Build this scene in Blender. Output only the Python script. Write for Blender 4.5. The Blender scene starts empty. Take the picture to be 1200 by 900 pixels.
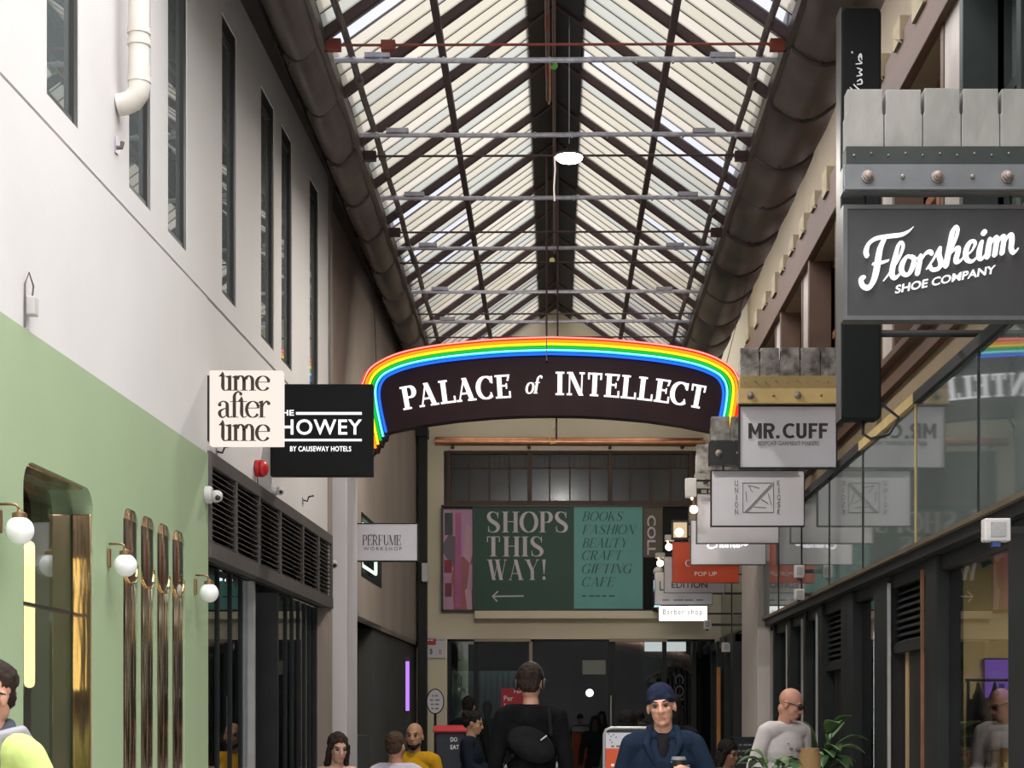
import bpy, math, random
from mathutils import Vector, Matrix, noise

# ------------------------------------------------------------------ camera, sky, exposure
SC = bpy.context.scene
COL = SC.collection
F, VX, VY, CZ = 2000.0, 651.0, 847.0, 1.45        # focal length in pixels, vanishing point of the arcade, eye height
cam_d = bpy.data.cameras.new('camera')
cam = bpy.data.objects.new('camera', cam_d); COL.objects.link(cam)
cam.location = (0, 0, CZ); cam.rotation_euler = (math.pi/2, 0, 0)
cam_d.sensor_width = 36.0; cam_d.lens = 36.0*F/1200
cam_d.shift_x = -(VX-600)/1200; cam_d.shift_y = (VY-450)/1200
cam_d.clip_end = 200
SC.camera = cam
SKY = 4.3
w = bpy.data.worlds.new('sky'); SC.world = w; w.use_nodes = True
bg = w.node_tree.nodes['Background']
bg.inputs[1].default_value = SKY                         # overcast sky, brighter overhead than at the horizon
_N, _L = w.node_tree.nodes, w.node_tree.links
_tc = _N.new('ShaderNodeTexCoord'); _sx = _N.new('ShaderNodeSeparateXYZ'); _L.new(_tc.outputs['Generated'], _sx.inputs[0])
_rp = _N.new('ShaderNodeValToRGB'); _rp.color_ramp.elements[0].position = 0.0; _rp.color_ramp.elements[1].position = 1.0
_rp.color_ramp.elements[0].color = (.50,.51,.53,1); _rp.color_ramp.elements[1].color = (2.5,2.52,2.56,1)
_e = _rp.color_ramp.elements.new(.42); _e.color = (.86,.87,.89,1)
_L.new(_sx.outputs[2], _rp.inputs[0]); _L.new(_rp.outputs[0], bg.inputs[0])
SC.view_settings.view_transform = 'Standard'; SC.view_settings.look = 'None'
SC.view_settings.gamma = 1; SC.view_settings.use_curve_mapping = False
SC.view_settings.exposure = 0.0
SC.cycles.max_bounces = 10; SC.cycles.diffuse_bounces = 5; SC.cycles.glossy_bounces = 4
SC.cycles.transparent_max_bounces = 12; SC.cycles.caustics_reflective = False; SC.cycles.caustics_refractive = False
SC.cycles.sample_clamp_indirect = 6.0
SC.cycles.use_denoising = True

RND = random.Random(7)
# ------------------------------------------------------------------ pixel helpers (a pixel and a real distance give a point)
def at(px, py, D): return Vector(((px-VX)*D/F, D, CZ+(VY-py)*D/F))
def XL(Y, d=0): return -2.5+.027*Y+d               # left building line, d metres out from it
def XR(Y, d=0): return 2.5-.0055*Y-d               # right canopy line
def LY(px, d=0): return (2.5-d)*F/(705-px)
def RY(px, d=0): return (2.5-d)*F/(px-640)
def ZZ(py, Y): return CZ+(VY-py)*Y/F
def LW(s, d, z): return (XL(s, d), s, z)
def RW(s, d, z): return (XR(s, d), s, z)
def ID(x, y, z): return (x, y, z)

# ------------------------------------------------------------------ materials
def _mat(name):
    m = bpy.data.materials.new(name); m.use_nodes = True
    return m, m.node_tree, m.node_tree.nodes['Principled BSDF']
def pm(name, c1, c2=None, scale=4, rough=.6, metal=0, bump=0, spec=.4, stretch=(1,1,1), bscale=None, coat=0):
    m, nt, b = _mat(name); N = nt.nodes; L = nt.links
    b.inputs['Roughness'].default_value = rough; b.inputs['Metallic'].default_value = metal
    b.inputs['Specular IOR Level'].default_value = spec
    if coat: b.inputs['Coat Weight'].default_value = coat
    tc = N.new('ShaderNodeTexCoord'); mp = N.new('ShaderNodeMapping'); L.new(tc.outputs['Object'], mp.inputs[0])
    mp.inputs['Scale'].default_value = stretch
    nz = N.new('ShaderNodeTexNoise'); nz.inputs['Scale'].default_value = scale; nz.inputs['Detail'].default_value = 6
    L.new(mp.outputs[0], nz.inputs['Vector'])
    rp = N.new('ShaderNodeValToRGB'); rp.color_ramp.elements[0].position = .32; rp.color_ramp.elements[1].position = .68
    c2 = c2 or tuple(v*.86 for v in c1)
    rp.color_ramp.elements[0].color = (*c1, 1); rp.color_ramp.elements[1].color = (*c2, 1)
    L.new(nz.outputs[0], rp.inputs[0]); L.new(rp.outputs[0], b.inputs['Base Color'])
    if bump:
        n2 = N.new('ShaderNodeTexNoise'); n2.inputs['Scale'].default_value = bscale or scale*6
        L.new(mp.outputs[0], n2.inputs['Vector'])
        bp = N.new('ShaderNodeBump'); bp.inputs['Strength'].default_value = bump; bp.inputs['Distance'].default_value = .02
        L.new(n2.outputs[0], bp.inputs['Height']); L.new(bp.outputs[0], b.inputs['Normal'])
    return m
def em(name, c, s=1.0):
    m = bpy.data.materials.new(name); m.use_nodes = True; nt = m.node_tree; nt.nodes.clear()
    e = nt.nodes.new('ShaderNodeEmission'); e.inputs[0].default_value = (*c, 1); e.inputs[1].default_value = s
    o = nt.nodes.new('ShaderNodeOutputMaterial'); nt.links.new(e.outputs[0], o.inputs[0]); return m
def glass(name, tint=(.8,.82,.82), base=.05, body=None, bodyfac=0.0, ior=1.5, rough=0.0):
    m = bpy.data.materials.new(name); m.use_nodes = True; nt = m.node_tree; N = nt.nodes; L = nt.links; N.clear()
    o = N.new('ShaderNodeOutputMaterial'); tr = N.new('ShaderNodeBsdfTransparent'); tr.inputs[0].default_value = (*tint, 1)
    gl = N.new('ShaderNodeBsdfGlossy'); gl.inputs['Roughness'].default_value = rough; gl.inputs[0].default_value = (.95,.97,.97,1)
    fr = N.new('ShaderNodeFresnel'); ge = N.new('ShaderNodeNewGeometry'); mi = N.new('ShaderNodeMapRange'); mi.inputs[3].default_value = ior; mi.inputs[4].default_value = 1/ior; L.new(ge.outputs['Backfacing'], mi.inputs[0]); L.new(mi.outputs[0], fr.inputs[0])
    src = tr.outputs[0]
    if body:
        df = N.new('ShaderNodeBsdfDiffuse'); df.inputs[0].default_value = (*body, 1)
        nz = N.new('ShaderNodeTexNoise'); nz.inputs['Scale'].default_value = 1.3
        tc = N.new('ShaderNodeTexCoord'); L.new(tc.outputs['Object'], nz.inputs[0])
        mr = N.new('ShaderNodeMapRange'); mr.inputs[3].default_value = bodyfac*.9; mr.inputs[4].default_value = min(1, bodyfac*1.1)
        L.new(nz.outputs[0], mr.inputs[0])
        mx = N.new('ShaderNodeMixShader'); L.new(mr.outputs[0], mx.inputs[0]); L.new(src, mx.inputs[1]); L.new(df.outputs[0], mx.inputs[2]); src = mx.outputs[0]
    ad = N.new('ShaderNodeMath'); ad.operation = 'ADD'; ad.use_clamp = True; ad.inputs[1].default_value = base; L.new(fr.outputs[0], ad.inputs[0])
    m2 = N.new('ShaderNodeMixShader'); L.new(ad.outputs[0], m2.inputs[0]); L.new(src, m2.inputs[1]); L.new(gl.outputs[0], m2.inputs[2])
    L.new(m2.outputs[0], o.inputs[0]); return m
def roofglass(name, tint, scat):
    m = bpy.data.materials.new(name); m.use_nodes = True; nt = m.node_tree; N = nt.nodes; L = nt.links; N.clear()
    o = N.new('ShaderNodeOutputMaterial'); tr = N.new('ShaderNodeBsdfTransparent'); tr.inputs[0].default_value = (*tint, 1)
    tl = N.new('ShaderNodeBsdfTranslucent'); tl.inputs[0].default_value = (*[min(1, t*2) for t in tint], 1)
    mx = N.new('ShaderNodeMixShader'); mx.inputs[0].default_value = scat
    L.new(tr.outputs[0], mx.inputs[1]); L.new(tl.outputs[0], mx.inputs[2]); L.new(mx.outputs[0], o.inputs[0]); return m

M = dict(
 white=pm('white render', (.64,.61,.595), (.60,.57,.555), 1.2, .7, bump=.04, bscale=40),
 gapshade=pm('shadow gap', (.10,.09,.09), None, 4, .8),
 green=pm('sage green paint', (.325,.41,.245), (.30,.385,.23), 1.5, .55, bump=.02, bscale=50),
 greyrender=pm('grey render', (.55,.52,.51), (.48,.45,.45), 2, .75),
 rearwall=pm('dusty beige render', (.36,.30,.26), (.27,.22,.19), 1.1, .85, bump=.05, stretch=(1,1,.35)),
 pilaster=pm('pale grey paint', (.58,.56,.58), (.52,.50,.52), 2, .6),
 cream=pm('cream painted masonry', (.70,.62,.46), (.64,.56,.41), 1.3, .7, bump=.02),
 tan=pm('tan plaster', (.25,.19,.12), (.20,.15,.095), 1.6, .8, bump=.06),
 tanpale=pm('pale bare plaster', (.31,.25,.155), (.25,.20,.125), 5, .85, bump=.1),
 pier=pm('pale pier render', (.42,.37,.33), (.34,.29,.26), 3, .8),
 rust=pm('rust brown timber', (.115,.062,.040), (.08,.045,.03), 3, .7, stretch=(1,.2,1), bump=.05),
 redbrown=pm('red brown painted timber', (.30,.12,.06), (.22,.09,.05), 3, .6, stretch=(1,1,.2)),
 darkbrown=pm('dark brown timber', (.09,.05,.035), (.06,.035,.025), 3, .6),
 rafter=pm('purple brown painted iron', (.055,.028,.030), (.035,.018,.020), 5, .55),
 gutter=pm('weathered bronze sheet', (.085,.066,.056), (.045,.034,.030), 3, .36, metal=.35, bump=.12, bscale=9, spec=.5),
 ridge=pm('dark ridge boards', (.02,.018,.016), (.035,.026,.02), 4, .7),
 ridgeblue=pm('blue black ridge boards', (.018,.022,.026), (.012,.014,.016), 4, .6),
 galv=pm('galvanised pipe', (.42,.41,.46), (.30,.29,.34), 20, .4, metal=.55),
 oldpipe=pm('dull conduit', (.16,.13,.12), (.10,.08,.08), 20, .55, metal=.3),
 redlead=pm('red oxide bracket', (.22,.04,.025), (.14,.03,.02), 8, .6),
 ridgepipe=pm('maroon painted pipe', (.13,.06,.05), (.09,.045,.04), 10, .5),
 black=pm('satin black', (.012,.012,.013), (.018,.018,.018), 5, .4),
 charcoal=pm('charcoal powder coat', (.017,.019,.020), (.013,.014,.015), 5, .5, spec=.22),
 blind=pm('dark louvre metal', (.085,.075,.070), (.065,.058,.055), 6, .5),
 signgrey=pm('dark grey sign face', (.034,.032,.034), (.028,.027,.028), 8, .45),
 signframe=pm('grey sign frame', (.10,.10,.10), (.08,.08,.08), 8, .4, metal=.3),
 signwhite=pm('white sign face', (.60,.58,.62), (.55,.53,.57), 3, .25, spec=.6),
 signblack=pm('black sign face', (.007,.008,.0075), None, 3, .5, spec=.12),
 palace=pm('plum black sign face', (.020,.008,.012), (.028,.012,.014), 3, .6, spec=.15),
 slab=pm('weathered grey boards', (.27,.255,.235), (.19,.18,.165), 5, .85, bump=.2, stretch=(1,1,.5)),
 slabdirty=pm('lichen stained boards', (.30,.28,.265), (.055,.05,.045), 9, .9, bump=.25),
 timbergreen=pm('dark green timber', (.022,.028,.025), (.015,.02,.018), 6, .6),
 steel=pm('grey steel channel', (.15,.155,.16), (.12,.122,.125), 6, .5, metal=.3),
 yellow=pm('ochre painted steel', (.52,.38,.16), (.42,.30,.13), 4, .55),
 ochredark=pm('ochre painted timber', (.30,.22,.09), (.24,.17,.07), 4, .6),
 bolt=pm('rusty bolt', (.30,.25,.22), (.16,.12,.10), 30, .5, metal=.4),
 bronze=pm('bronze mirror', (.95,.66,.42), (.86,.55,.30), 2, .10, metal=1.0, bump=.12, bscale=6, stretch=(3,3,.25)),
 fluted=pm('fluted bronze', (.97,.72,.47), (.90,.60,.34), 2, .13, metal=1.0, bump=.5, bscale=5, stretch=(2.5,2.5,.22)),
 hood=pm('smoked bronze', (.20,.13,.08), (.15,.10,.06), 3, .12, metal=.9),
 brassbright=pm('bright brass', (.9,.75,.4), None, 6, .15, metal=1),
 copper=pm('copper pipe', (.62,.30,.17), (.45,.21,.12), 6, .35, metal=.9),
 brass=pm('aged brass', (.32,.20,.11), (.25,.15,.08), 10, .4, metal=.8),
 opal=pm('opal glass', (.82,.80,.78), (.84,.82,.80), 2, .12, spec=.6),
 plastic=pm('white plastic', (.50,.47,.44), (.44,.42,.40), 5, .45),
 greyplastic=pm('grey mesh', (.32,.31,.30), (.26,.25,.25), 60, .6),
 red=pm('red alarm enamel', (.55,.02,.02), (.42,.015,.015), 5, .35),
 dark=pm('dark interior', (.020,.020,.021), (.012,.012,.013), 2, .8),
 interior=pm('cream interior paint', (.55,.46,.29), (.50,.41,.25), 1.5, .8),
 interiorwhite=pm('off white interior column', (.62,.57,.45), None, 2, .7),
 stone=pm('grey paving stone', (.50,.49,.48), (.44,.43,.42), 3, .55, bump=.05),
 granite=pm('dark granite', (.07,.075,.08), (.05,.053,.056), 30, .35),
 trimalu=pm('pale aluminium trim', (.42,.41,.40), (.36,.35,.34), 8, .4, metal=.3),
 wood=pm('pale wood', (.45,.30,.16), (.36,.23,.12), 4, .6, stretch=(1,1,.2)),
 textwhite=pm('white lettering', (.80,.80,.80), (.78,.78,.78), 3, .5),
 textdark=pm('dark lettering', (.03,.026,.028), None, 3, .5),
 textgrey=pm('grey lettering', (.16,.16,.165), None, 3, .5),
 textbrown=pm('dark brown lettering', (.035,.015,.010), None, 3, .5),
 glow=em('lit white lettering', (1,.98,1), 1.5),
 glowpanel=em('lit cream acrylic', (1,.90,.80), 1.0),
 glowwhite=em('lit white acrylic', (1,1,.98), 1.4),
 bulb=em('warm bulb', (1,.78,.50), 9),
 led=em('white lamp face', (1,.97,.93), 14),
 tube=em('yellow tube', (1,.86,.36), 4.0),
 spot=em('white downlight', (.9,.95,1), 6),
 purple=em('violet tube', (.50,.22,.95), 1.2),
 screen=em('violet screen', (.40,.20,.80), .8),
 screen2=em('dim screen picture', (.12,.07,.25), .8),
 neonw=em('pale green neon', (.72,1,.75), 1.6),
 clear=glass('clear shop glass', (.72,.74,.74), .02),
 darkglass=glass('dark shop glass', (.62,.66,.66), .03),
 upglass=glass('upper window glass', (.2,.2,.2), .10, (.15,.17,.17), .85),
 parapet=glass('grey green canopy glass', (.3,.33,.32), .02, (.13,.15,.145), .85, 1.38, .035),
 clereglass=glass('dull clerestory glass', (.2,.2,.2), .05, (.075,.075,.072), .8, 1.22, .12),
 pane1=roofglass('cream wired glass', (.145,.133,.110), .35),
 pane2=roofglass('grey wired glass', (.125,.124,.112), .35),
 pane3=roofglass('clear roof glass', (.25,.25,.275), .05),
 pane4=roofglass('pale cream roof glass', (.165,.150,.130), .35),
)

# ------------------------------------------------------------------ mesh builder
WL = {}
class MB:
    def __init__(s, f=ID): s.v = []; s.f = []; s.mi = []; s.fn = f
    def add(s, vs, fs, mi=0):
        o = len(s.v); s.v += [s.fn(*p) for p in vs]; s.f += [tuple(i+o for i in q) for q in fs]; s.mi += [mi]*len(fs); return s
    def box(s, x0, x1, y0, y1, z0, z1, mi=0):
        return s.add([(x0,y0,z0),(x1,y0,z0),(x1,y1,z0),(x0,y1,z0),(x0,y0,z1),(x1,y0,z1),(x1,y1,z1),(x0,y1,z1)],
                     [(0,3,2,1),(4,5,6,7),(0,1,5,4),(1,2,6,5),(2,3,7,6),(3,0,4,7)], mi)
    def prism(s, poly, y0, y1, mi=0):                      # polygon in x,z pushed along y
        n = len(poly); vs = [(x,y0,z) for x,z in poly]+[(x,y1,z) for x,z in poly]
        fs = [tuple(range(n)), tuple(range(2*n-1, n-1, -1))]+[(i,i+n,(i+1)%n+n,(i+1)%n) for i in range(n)]
        return s.add(vs, fs, mi)
    def prismx(s, poly, x0, x1, mi=0):                     # polygon in y,z pushed along x
        n = len(poly); vs = [(x0,y,z) for y,z in poly]+[(x1,y,z) for y,z in poly]
        fs = [tuple(range(n)), tuple(range(2*n-1, n-1, -1))]+[(i,i+n,(i+1)%n+n,(i+1)%n) for i in range(n)]
        return s.add(vs, fs, mi)
    def tube(s, pts, r, n=10, mi=0, caps=True):
        pts = [Vector(p) for p in pts]; rs = r if isinstance(r, (list,tuple)) else [r]*len(pts)
        vs = []; fs = []; prev = None
        for i, p in enumerate(pts):
            t = (pts[min(i+1,len(pts)-1)]-pts[max(i-1,0)]).normalized()
            if prev is None:
                a = Vector((0,0,1)) if abs(t.z) < .9 else Vector((1,0,0)); u = t.cross(a).normalized()
            else: u = (prev-t*prev.dot(t)).normalized()
            prev = u; q = t.cross(u)
            for k in range(n):
                a = 2*math.pi*k/n; vs.append(tuple(p+(u*math.cos(a)+q*math.sin(a))*rs[i]))
        for i in range(len(pts)-1):
            for k in range(n): fs.append((i*n+k, i*n+(k+1)%n, (i+1)*n+(k+1)%n, (i+1)*n+k))
        if caps: fs += [tuple(range(n-1,-1,-1)), tuple(range((len(pts)-1)*n, len(pts)*n))]
        return s.add(vs, fs, mi)
    def lathe(s, prof, c, axis='z', n=24, mi=0):           # prof: (radius, height)
        vs = []; fs = []; c = Vector(c)
        for r, h in prof:
            for k in range(n):
                a = 2*math.pi*k/n; x, y = r*math.cos(a), r*math.sin(a)
                d = {'z':(x,y,h), 'y':(x,h,y), 'x':(h,x,y)}[axis]; vs.append(tuple(c+Vector(d)))
        for i in range(len(prof)-1):
            for k in range(n): fs.append((i*n+k, i*n+(k+1)%n, (i+1)*n+(k+1)%n, (i+1)*n+k))
        fs += [tuple(range(n-1,-1,-1)), tuple(range((len(prof)-1)*n, len(prof)*n))]
        return s.add(vs, fs, mi)
    def ball(s, c, r, n=24, mi=0, sc=(1,1,1)):
        m = n//2; vs = []; fs = []
        for i in range(1, m):
            t = math.pi*i/m
            for k in range(n):
                a = 2*math.pi*k/n
                vs.append((c[0]+r*sc[0]*math.sin(t)*math.cos(a), c[1]+r*sc[1]*math.sin(t)*math.sin(a), c[2]+r*sc[2]*math.cos(t)))
        for i in range(m-2):
            for k in range(n): fs.append((i*n+k, (i+1)*n+k, (i+1)*n+(k+1)%n, i*n+(k+1)%n))
        top = len(vs); vs.append((c[0],c[1],c[2]+r*sc[2])); bot = len(vs); vs.append((c[0],c[1],c[2]-r*sc[2]))
        for k in range(n): fs.append((top,k,(k+1)%n)); fs.append((bot,(m-2)*n+(k+1)%n,(m-2)*n+k))
        return s.add(vs, fs, mi)
    def build(s, name, mats, parent=None, smooth=False, bevel=0, loc=None):
        if not isinstance(mats, (list,tuple)): mats = [mats]
        if parent is not None: o0 = Vector((0,0,0)); base = WL[parent.name_full]
        else: base = Vector(loc) if loc is not None else Vector((0,0,0))
        me = bpy.data.meshes.new(name)
        me.from_pydata([tuple(Vector(v)-base) for v in s.v], [], s.f)
        for m in mats: me.materials.append(m)
        if len(mats) > 1: me.polygons.foreach_set('material_index', s.mi)
        if smooth:
            me.polygons.foreach_set('use_smooth', [True]*len(me.polygons))
        me.update()
        o = bpy.data.objects.new(name, me); COL.objects.link(o)
        if parent is not None: o.parent = parent
        else: o.location = base
        WL[o.name_full] = base.copy()
        if smooth == 'auto':
            try: me.set_sharp_from_angle(angle=math.radians(40))
            except Exception: pass
        if bevel:
            b = o.modifiers.new('edge', 'BEVEL'); b.width = bevel; b.segments = 2; b.limit_method = 'ANGLE'
        return o
def tag(o, label, cat, group=None):
    o['label'] = label; o['category'] = cat
    if group: o['group'] = group
    return o
def thing(name, label, cat, loc, group=None):
    o = bpy.data.objects.new(name, None); COL.objects.link(o); o.location = loc; o.empty_display_size = .1
    WL[o.name_full] = Vector(loc); return tag(o, label, cat, group)
def struct(o, label=None, cat=None):
    o['kind'] = 'structure'
    if label: o['label'] = label; o['category'] = cat
    return o
def sthing(name, label, cat, loc): return struct(thing(name, label, cat, loc))
def dup(root, loc, label=None, group=None):
    r = root.copy(); COL.objects.link(r); r.location = loc
    if label: r['label'] = label
    if group: r['group'] = group
    for ch in list(root.children):
        c = ch.copy(); COL.objects.link(c); c.parent = r
        for g in list(ch.children):
            d = g.copy(); COL.objects.link(d); d.parent = c
    return r
def holes(mb, a0, a1, z0, z1, hs, d0, d1, axis='s'):       # a slab along s with rectangular openings
    ss = sorted({a0,a1,*[h[0] for h in hs],*[h[1] for h in hs]}); ss = [q for q in ss if a0 <= q <= a1]
    for i in range(len(ss)-1):
        m = (ss[i]+ss[i+1])/2; cut = sorted([(max(z0,h[2]),min(z1,h[3])) for h in hs if h[0] < m < h[1]])
        z = z0
        for c0, c1 in cut+[(z1,z1)]:
            if c0 > z+1e-6:
                if axis == 's': mb.box(ss[i], ss[i+1], d0, d1, z, c0)
                else: mb.box(ss[i], ss[i+1], d0, d1, z, c0)
            z = max(z, c1)
    return mb
# ------------------------------------------------------------------ lettering
def text_poly(s, bold=0, shear=0, space=1.0):
    cu = bpy.data.curves.new('t', 'FONT'); cu.body = s; cu.size = 1; cu.offset = bold; cu.shear = shear
    cu.space_character = space; cu.resolution_u = 4
    ob = bpy.data.objects.new('t', cu); COL.objects.link(ob); bpy.context.view_layer.update()
    me = bpy.data.meshes.new_from_object(ob.evaluated_get(bpy.context.evaluated_depsgraph_get()))
    vs = [(v.co.x, v.co.y) for v in me.vertices]; fs = [tuple(p.vertices) for p in me.polygons]
    bpy.data.objects.remove(ob); bpy.data.curves.remove(cu); bpy.data.meshes.remove(me)
    return vs, fs
def fit(vf, x0, x1, z0, z1, top=None):
    vs, fs = vf; xs = [v[0] for v in vs]; ys = [v[1] for v in vs]
    a, b, c, d = min(xs), max(xs), min(ys), max(ys)
    return [(x0+(x-a)/(b-a)*(x1-x0), z0+(y-c)/(d-c)*(z1-z0)) for x, y in vs], fs
def letters(name, vf, Y, mat, parent, depth=.004):         # flat letters standing off a face that looks at the camera
    vs, fs = vf; mb = MB(); n = len(vs); cid = list(range(n))
    def fd(i):
        while cid[i] != i: cid[i] = cid[cid[i]]; i = cid[i]
        return i
    for f in fs:
        for i in f[1:]: cid[fd(i)] = fd(f[0])
    roots = {}
    st = [roots.setdefault(fd(i), len(roots)) % 5 for i in range(n)]
    mb.add([(x, Y-depth*(1+.14*st[i]), z) for i, (x, z) in enumerate(vs)]+[(x, Y, z) for x, z in vs], fs)
    ed = {}
    for f in fs:
        for i in range(len(f)):
            e = (f[i], f[(i+1) % len(f)]); ed[e] = ed.get(e, 0)+1
    sides = [(a, b, b+n, a+n) for (a, b) in ed if (b, a) not in ed]
    if len(sides) < 20000: mb.add([], [])
    o = len(mb.v)-2*n
    mb.f += [tuple(i+o for i in q) for q in sides]; mb.mi += [0]*len(sides)
    return mb.build(name, mat, parent)
def sans(name, s, px0, px1, py0, py1, D, mat, parent, bold=.0, shear=0, space=1.0, depth=.004, back=None):
    a, b = at(px0, py1, D), at(px1, py0, D)
    return letters(name, fit(text_poly(s, bold, shear, space), a.x, b.x, a.z, b.z), D if back is None else back, mat, parent, depth)

def cr(pts, n=6):                                          # smooth curve through points of any dimension
    out = []; P = [pts[0]]+list(pts)+[pts[-1]]
    for i in range(1, len(P)-2):
        for k in range(n):
            t = k/n; a, b, c, d = P[i-1], P[i], P[i+1], P[i+2]
            out.append(tuple(.5*(2*q+(r-p)*t+(2*p-5*q+4*r-s)*t*t+(3*q-p-3*r+s)*t**3) for p, q, r, s in zip(a, b, c, d)))
    out.append(tuple(pts[-1])); return out
class Pen:
    def __init__(s): s.v = []; s.f = []
    def poly(s, pts): o = len(s.v); s.v += pts; s.f.append(tuple(range(o, o+len(pts))))
    def R(s, x0, y0, x1, y1): s.poly([(x0,y0),(x1,y0),(x1,y1),(x0,y1)])
    def diag(s, x0, y0, x1, y1, w): s.poly([(x0-w/2,y0),(x0+w/2,y0),(x1+w/2,y1),(x1-w/2,y1)])
    def path(s, pts):                                      # (x, y, width)
        o = len(s.v); n = len(pts)
        for i, (x, y, w) in enumerate(pts):
            a, b = pts[max(i-1,0)], pts[min(i+1,n-1)]; dx, dy = b[0]-a[0], b[1]-a[1]; l = math.hypot(dx,dy) or 1
            s.v += [(x-dy/l*w/2, y+dx/l*w/2), (x+dy/l*w/2, y-dx/l*w/2)]
        s.f += [(o+2*i, o+2*i+1, o+2*i+3, o+2*i+2) for i in range(n-1)]
    def dot(s, x, y, r): s.poly([(x+r*math.cos(a*math.pi/8), y+r*math.sin(a*math.pi/8)) for a in range(16)])
def arc(cx, cy, rx, ry, a0, a1, T, t, n=22, pw=1.4):
    out = []
    for i in range(n+1):
        a = math.radians(a0+(a1-a0)*i/n); tx, ty = rx*math.sin(a), ry*math.cos(a); l = math.hypot(tx, ty)
        out.append((cx+rx*math.cos(a), cy+ry*math.sin(a), t+(T-t)*abs(ty/l)**pw))
    return out
def glyph(c, S):                                           # serif capitals, height 1
    T, t, sv, st = S; p = Pen(); h = T/2; adv = .8
    def stem(x, y0=0, y1=1, b=1, u=1, w=T):
        p.R(x-w/2, y0, x+w/2, y1)
        if b: p.R(x-w/2-sv, y0, x+w/2+sv, y0+st)
        if u: p.R(x-w/2-sv, y1-st, x+w/2+sv, y1)
    def sf(x, y, w): p.R(x-w/2-sv, y, x+w/2+sv, y+st)
    def bowl(x, cx, cy, rx, ry):
        p.R(x, cy+ry-t/2, cx, cy+ry+t/2); p.R(x, cy-ry-t/2, cx, cy-ry+t/2); p.path(arc(cx, cy, rx, ry, 90, -90, T, t))
    x = sv+h+.02
    if c == 'A': p.diag(.12,0,.42,1,t); p.diag(.42,1,.74,0,T); p.R(.2,.3,.62,.3+t); sf(.12,0,t); sf(.74,0,T); adv = .74+h+sv
    elif c == 'B': stem(x); bowl(x,x+.22,.76,.2,.24-t/2); bowl(x,x+.24,.26,.24,.26-t/2); adv = x+.24+.24+h
    elif c in 'CG':
        p.path(arc(.44,.5,.38,.5-t/2,48,312 if c == 'C' else 330,T,t)); p.R(.69,.68,.69+t*1.2,.98); p.diag(.66,.72,.69+t*.6,.98,t)
        if c == 'G': stem(.7,.02,.42,0,1)
        else: p.diag(.66,.28,.69+t*.6,.08,t)
        adv = .86 if c == 'G' else .8
    elif c in 'EFL':
        stem(x); e = x+.46
        if c != 'L': p.R(x,1-st,e,1); p.diag(e-t,.74,e,1,t*1.3); p.R(x,.5,x+.3,.5+t); p.R(x+.3,.4,x+.3+t,.63)
        if c != 'F': p.R(x,0,e+.03,st); p.diag(e+.02,.28,e+.03,0,t*1.3)
        adv = e+.06
    elif c == 'H': stem(x); stem(x+.52); p.R(x,.5,x+.52,.5+t); adv = x+.52+h+sv
    elif c == 'I': stem(x); adv = x+h+sv
    elif c == 'K': stem(x); p.diag(x+.05,.38,x+.5,1,t); p.diag(x+.2,.58,x+.52,0,T); sf(x+.5,1-st,t); sf(x+.52,0,T*.9); adv = x+.52+h+sv
    elif c == 'M': stem(x-.03,w=t); p.diag(x-.03,1,x+.32,0,T); p.diag(x+.32,0,x+.66,1,t); stem(x+.68); adv = x+.68+h+sv
    elif c == 'N': stem(x-.03,w=t); p.diag(x-.0,1,x+.54,0,T); stem(x+.56,b=0,w=t); adv = x+.56+sv+t
    elif c == 'O': p.path(arc(.44,.5,.38,.5-t/2,0,360,T,t,36)); adv = .88
    elif c in 'PR':
        stem(x); bowl(x,x+.2,.735,.22,.265-t/2); adv = x+.42+h
        if c == 'R': p.diag(x+.22,.47,x+.46,0,T); sf(x+.48,0,T*.6); adv = x+.48+h+sv
    elif c == 'S':
        p.path(cr([(.6,.78,t),(.5,.94,t*1.2),(.33,.985,t*1.2),(.17,.91,.65*T),(.13,.75,.95*T),(.22,.6,T),(.36,.5,T),(.52,.4,T),(.61,.25,.95*T),(.54,.08,.6*T),(.35,.015,t*1.2),(.18,.06,t*1.2),(.1,.24,t)]))
        p.R(.58,.7,.58+t,.99); p.R(.1,.02,.1+t,.3); adv = .72
    elif c == 'T': stem(.4,u=0); p.R(.08,1-st,.72,1); p.diag(.08+t/2,.72,.1,1,t*1.3); p.diag(.72-t/2,.72,.7,1,t*1.3); adv = .8
    elif c == 'U': stem(x,.26,1,0,1); p.path(arc(x+.25,.27,.25,.27-t/2,180,360,T,t)); stem(x+.5,.26,1,0,1,t); adv = x+.5+sv+t
    elif c == 'V': p.diag(.14,1,.42,0,T); p.diag(.42,0,.7,1,t); sf(.14,1-st,T); sf(.7,1-st,t); adv = .82
    elif c == 'W':
        p.diag(.14,1,.38,0,T); p.diag(.38,0,.62,1,t); p.diag(.56,1,.8,0,T); p.diag(.8,0,1.04,1,t)
        sf(.14,1-st,T); sf(.58,1-st,T); sf(1.04,1-st,t); adv = 1.14
    elif c == 'Y': p.diag(.14,1,.42,.45,T); p.diag(.72,1,.43,.45,t); stem(.42,0,.47,1,0); sf(.14,1-st,T); sf(.72,1-st,t); adv = .84
    elif c == 'X': p.diag(.14,1,.7,0,T); p.diag(.14,0,.7,1,t); sf(.14,1-st,T); sf(.7,0,T); sf(.14,0,t); sf(.7,1-st,t); adv = .84
    elif c == '!': p.poly([(x-t/2,.28),(x+t/2,.28),(x+h,1),(x-h,1)]); p.dot(x, h, h*.95); adv = x+h+.05
    elif c == ' ': adv = .35
    return p.v, p.f, adv
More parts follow.
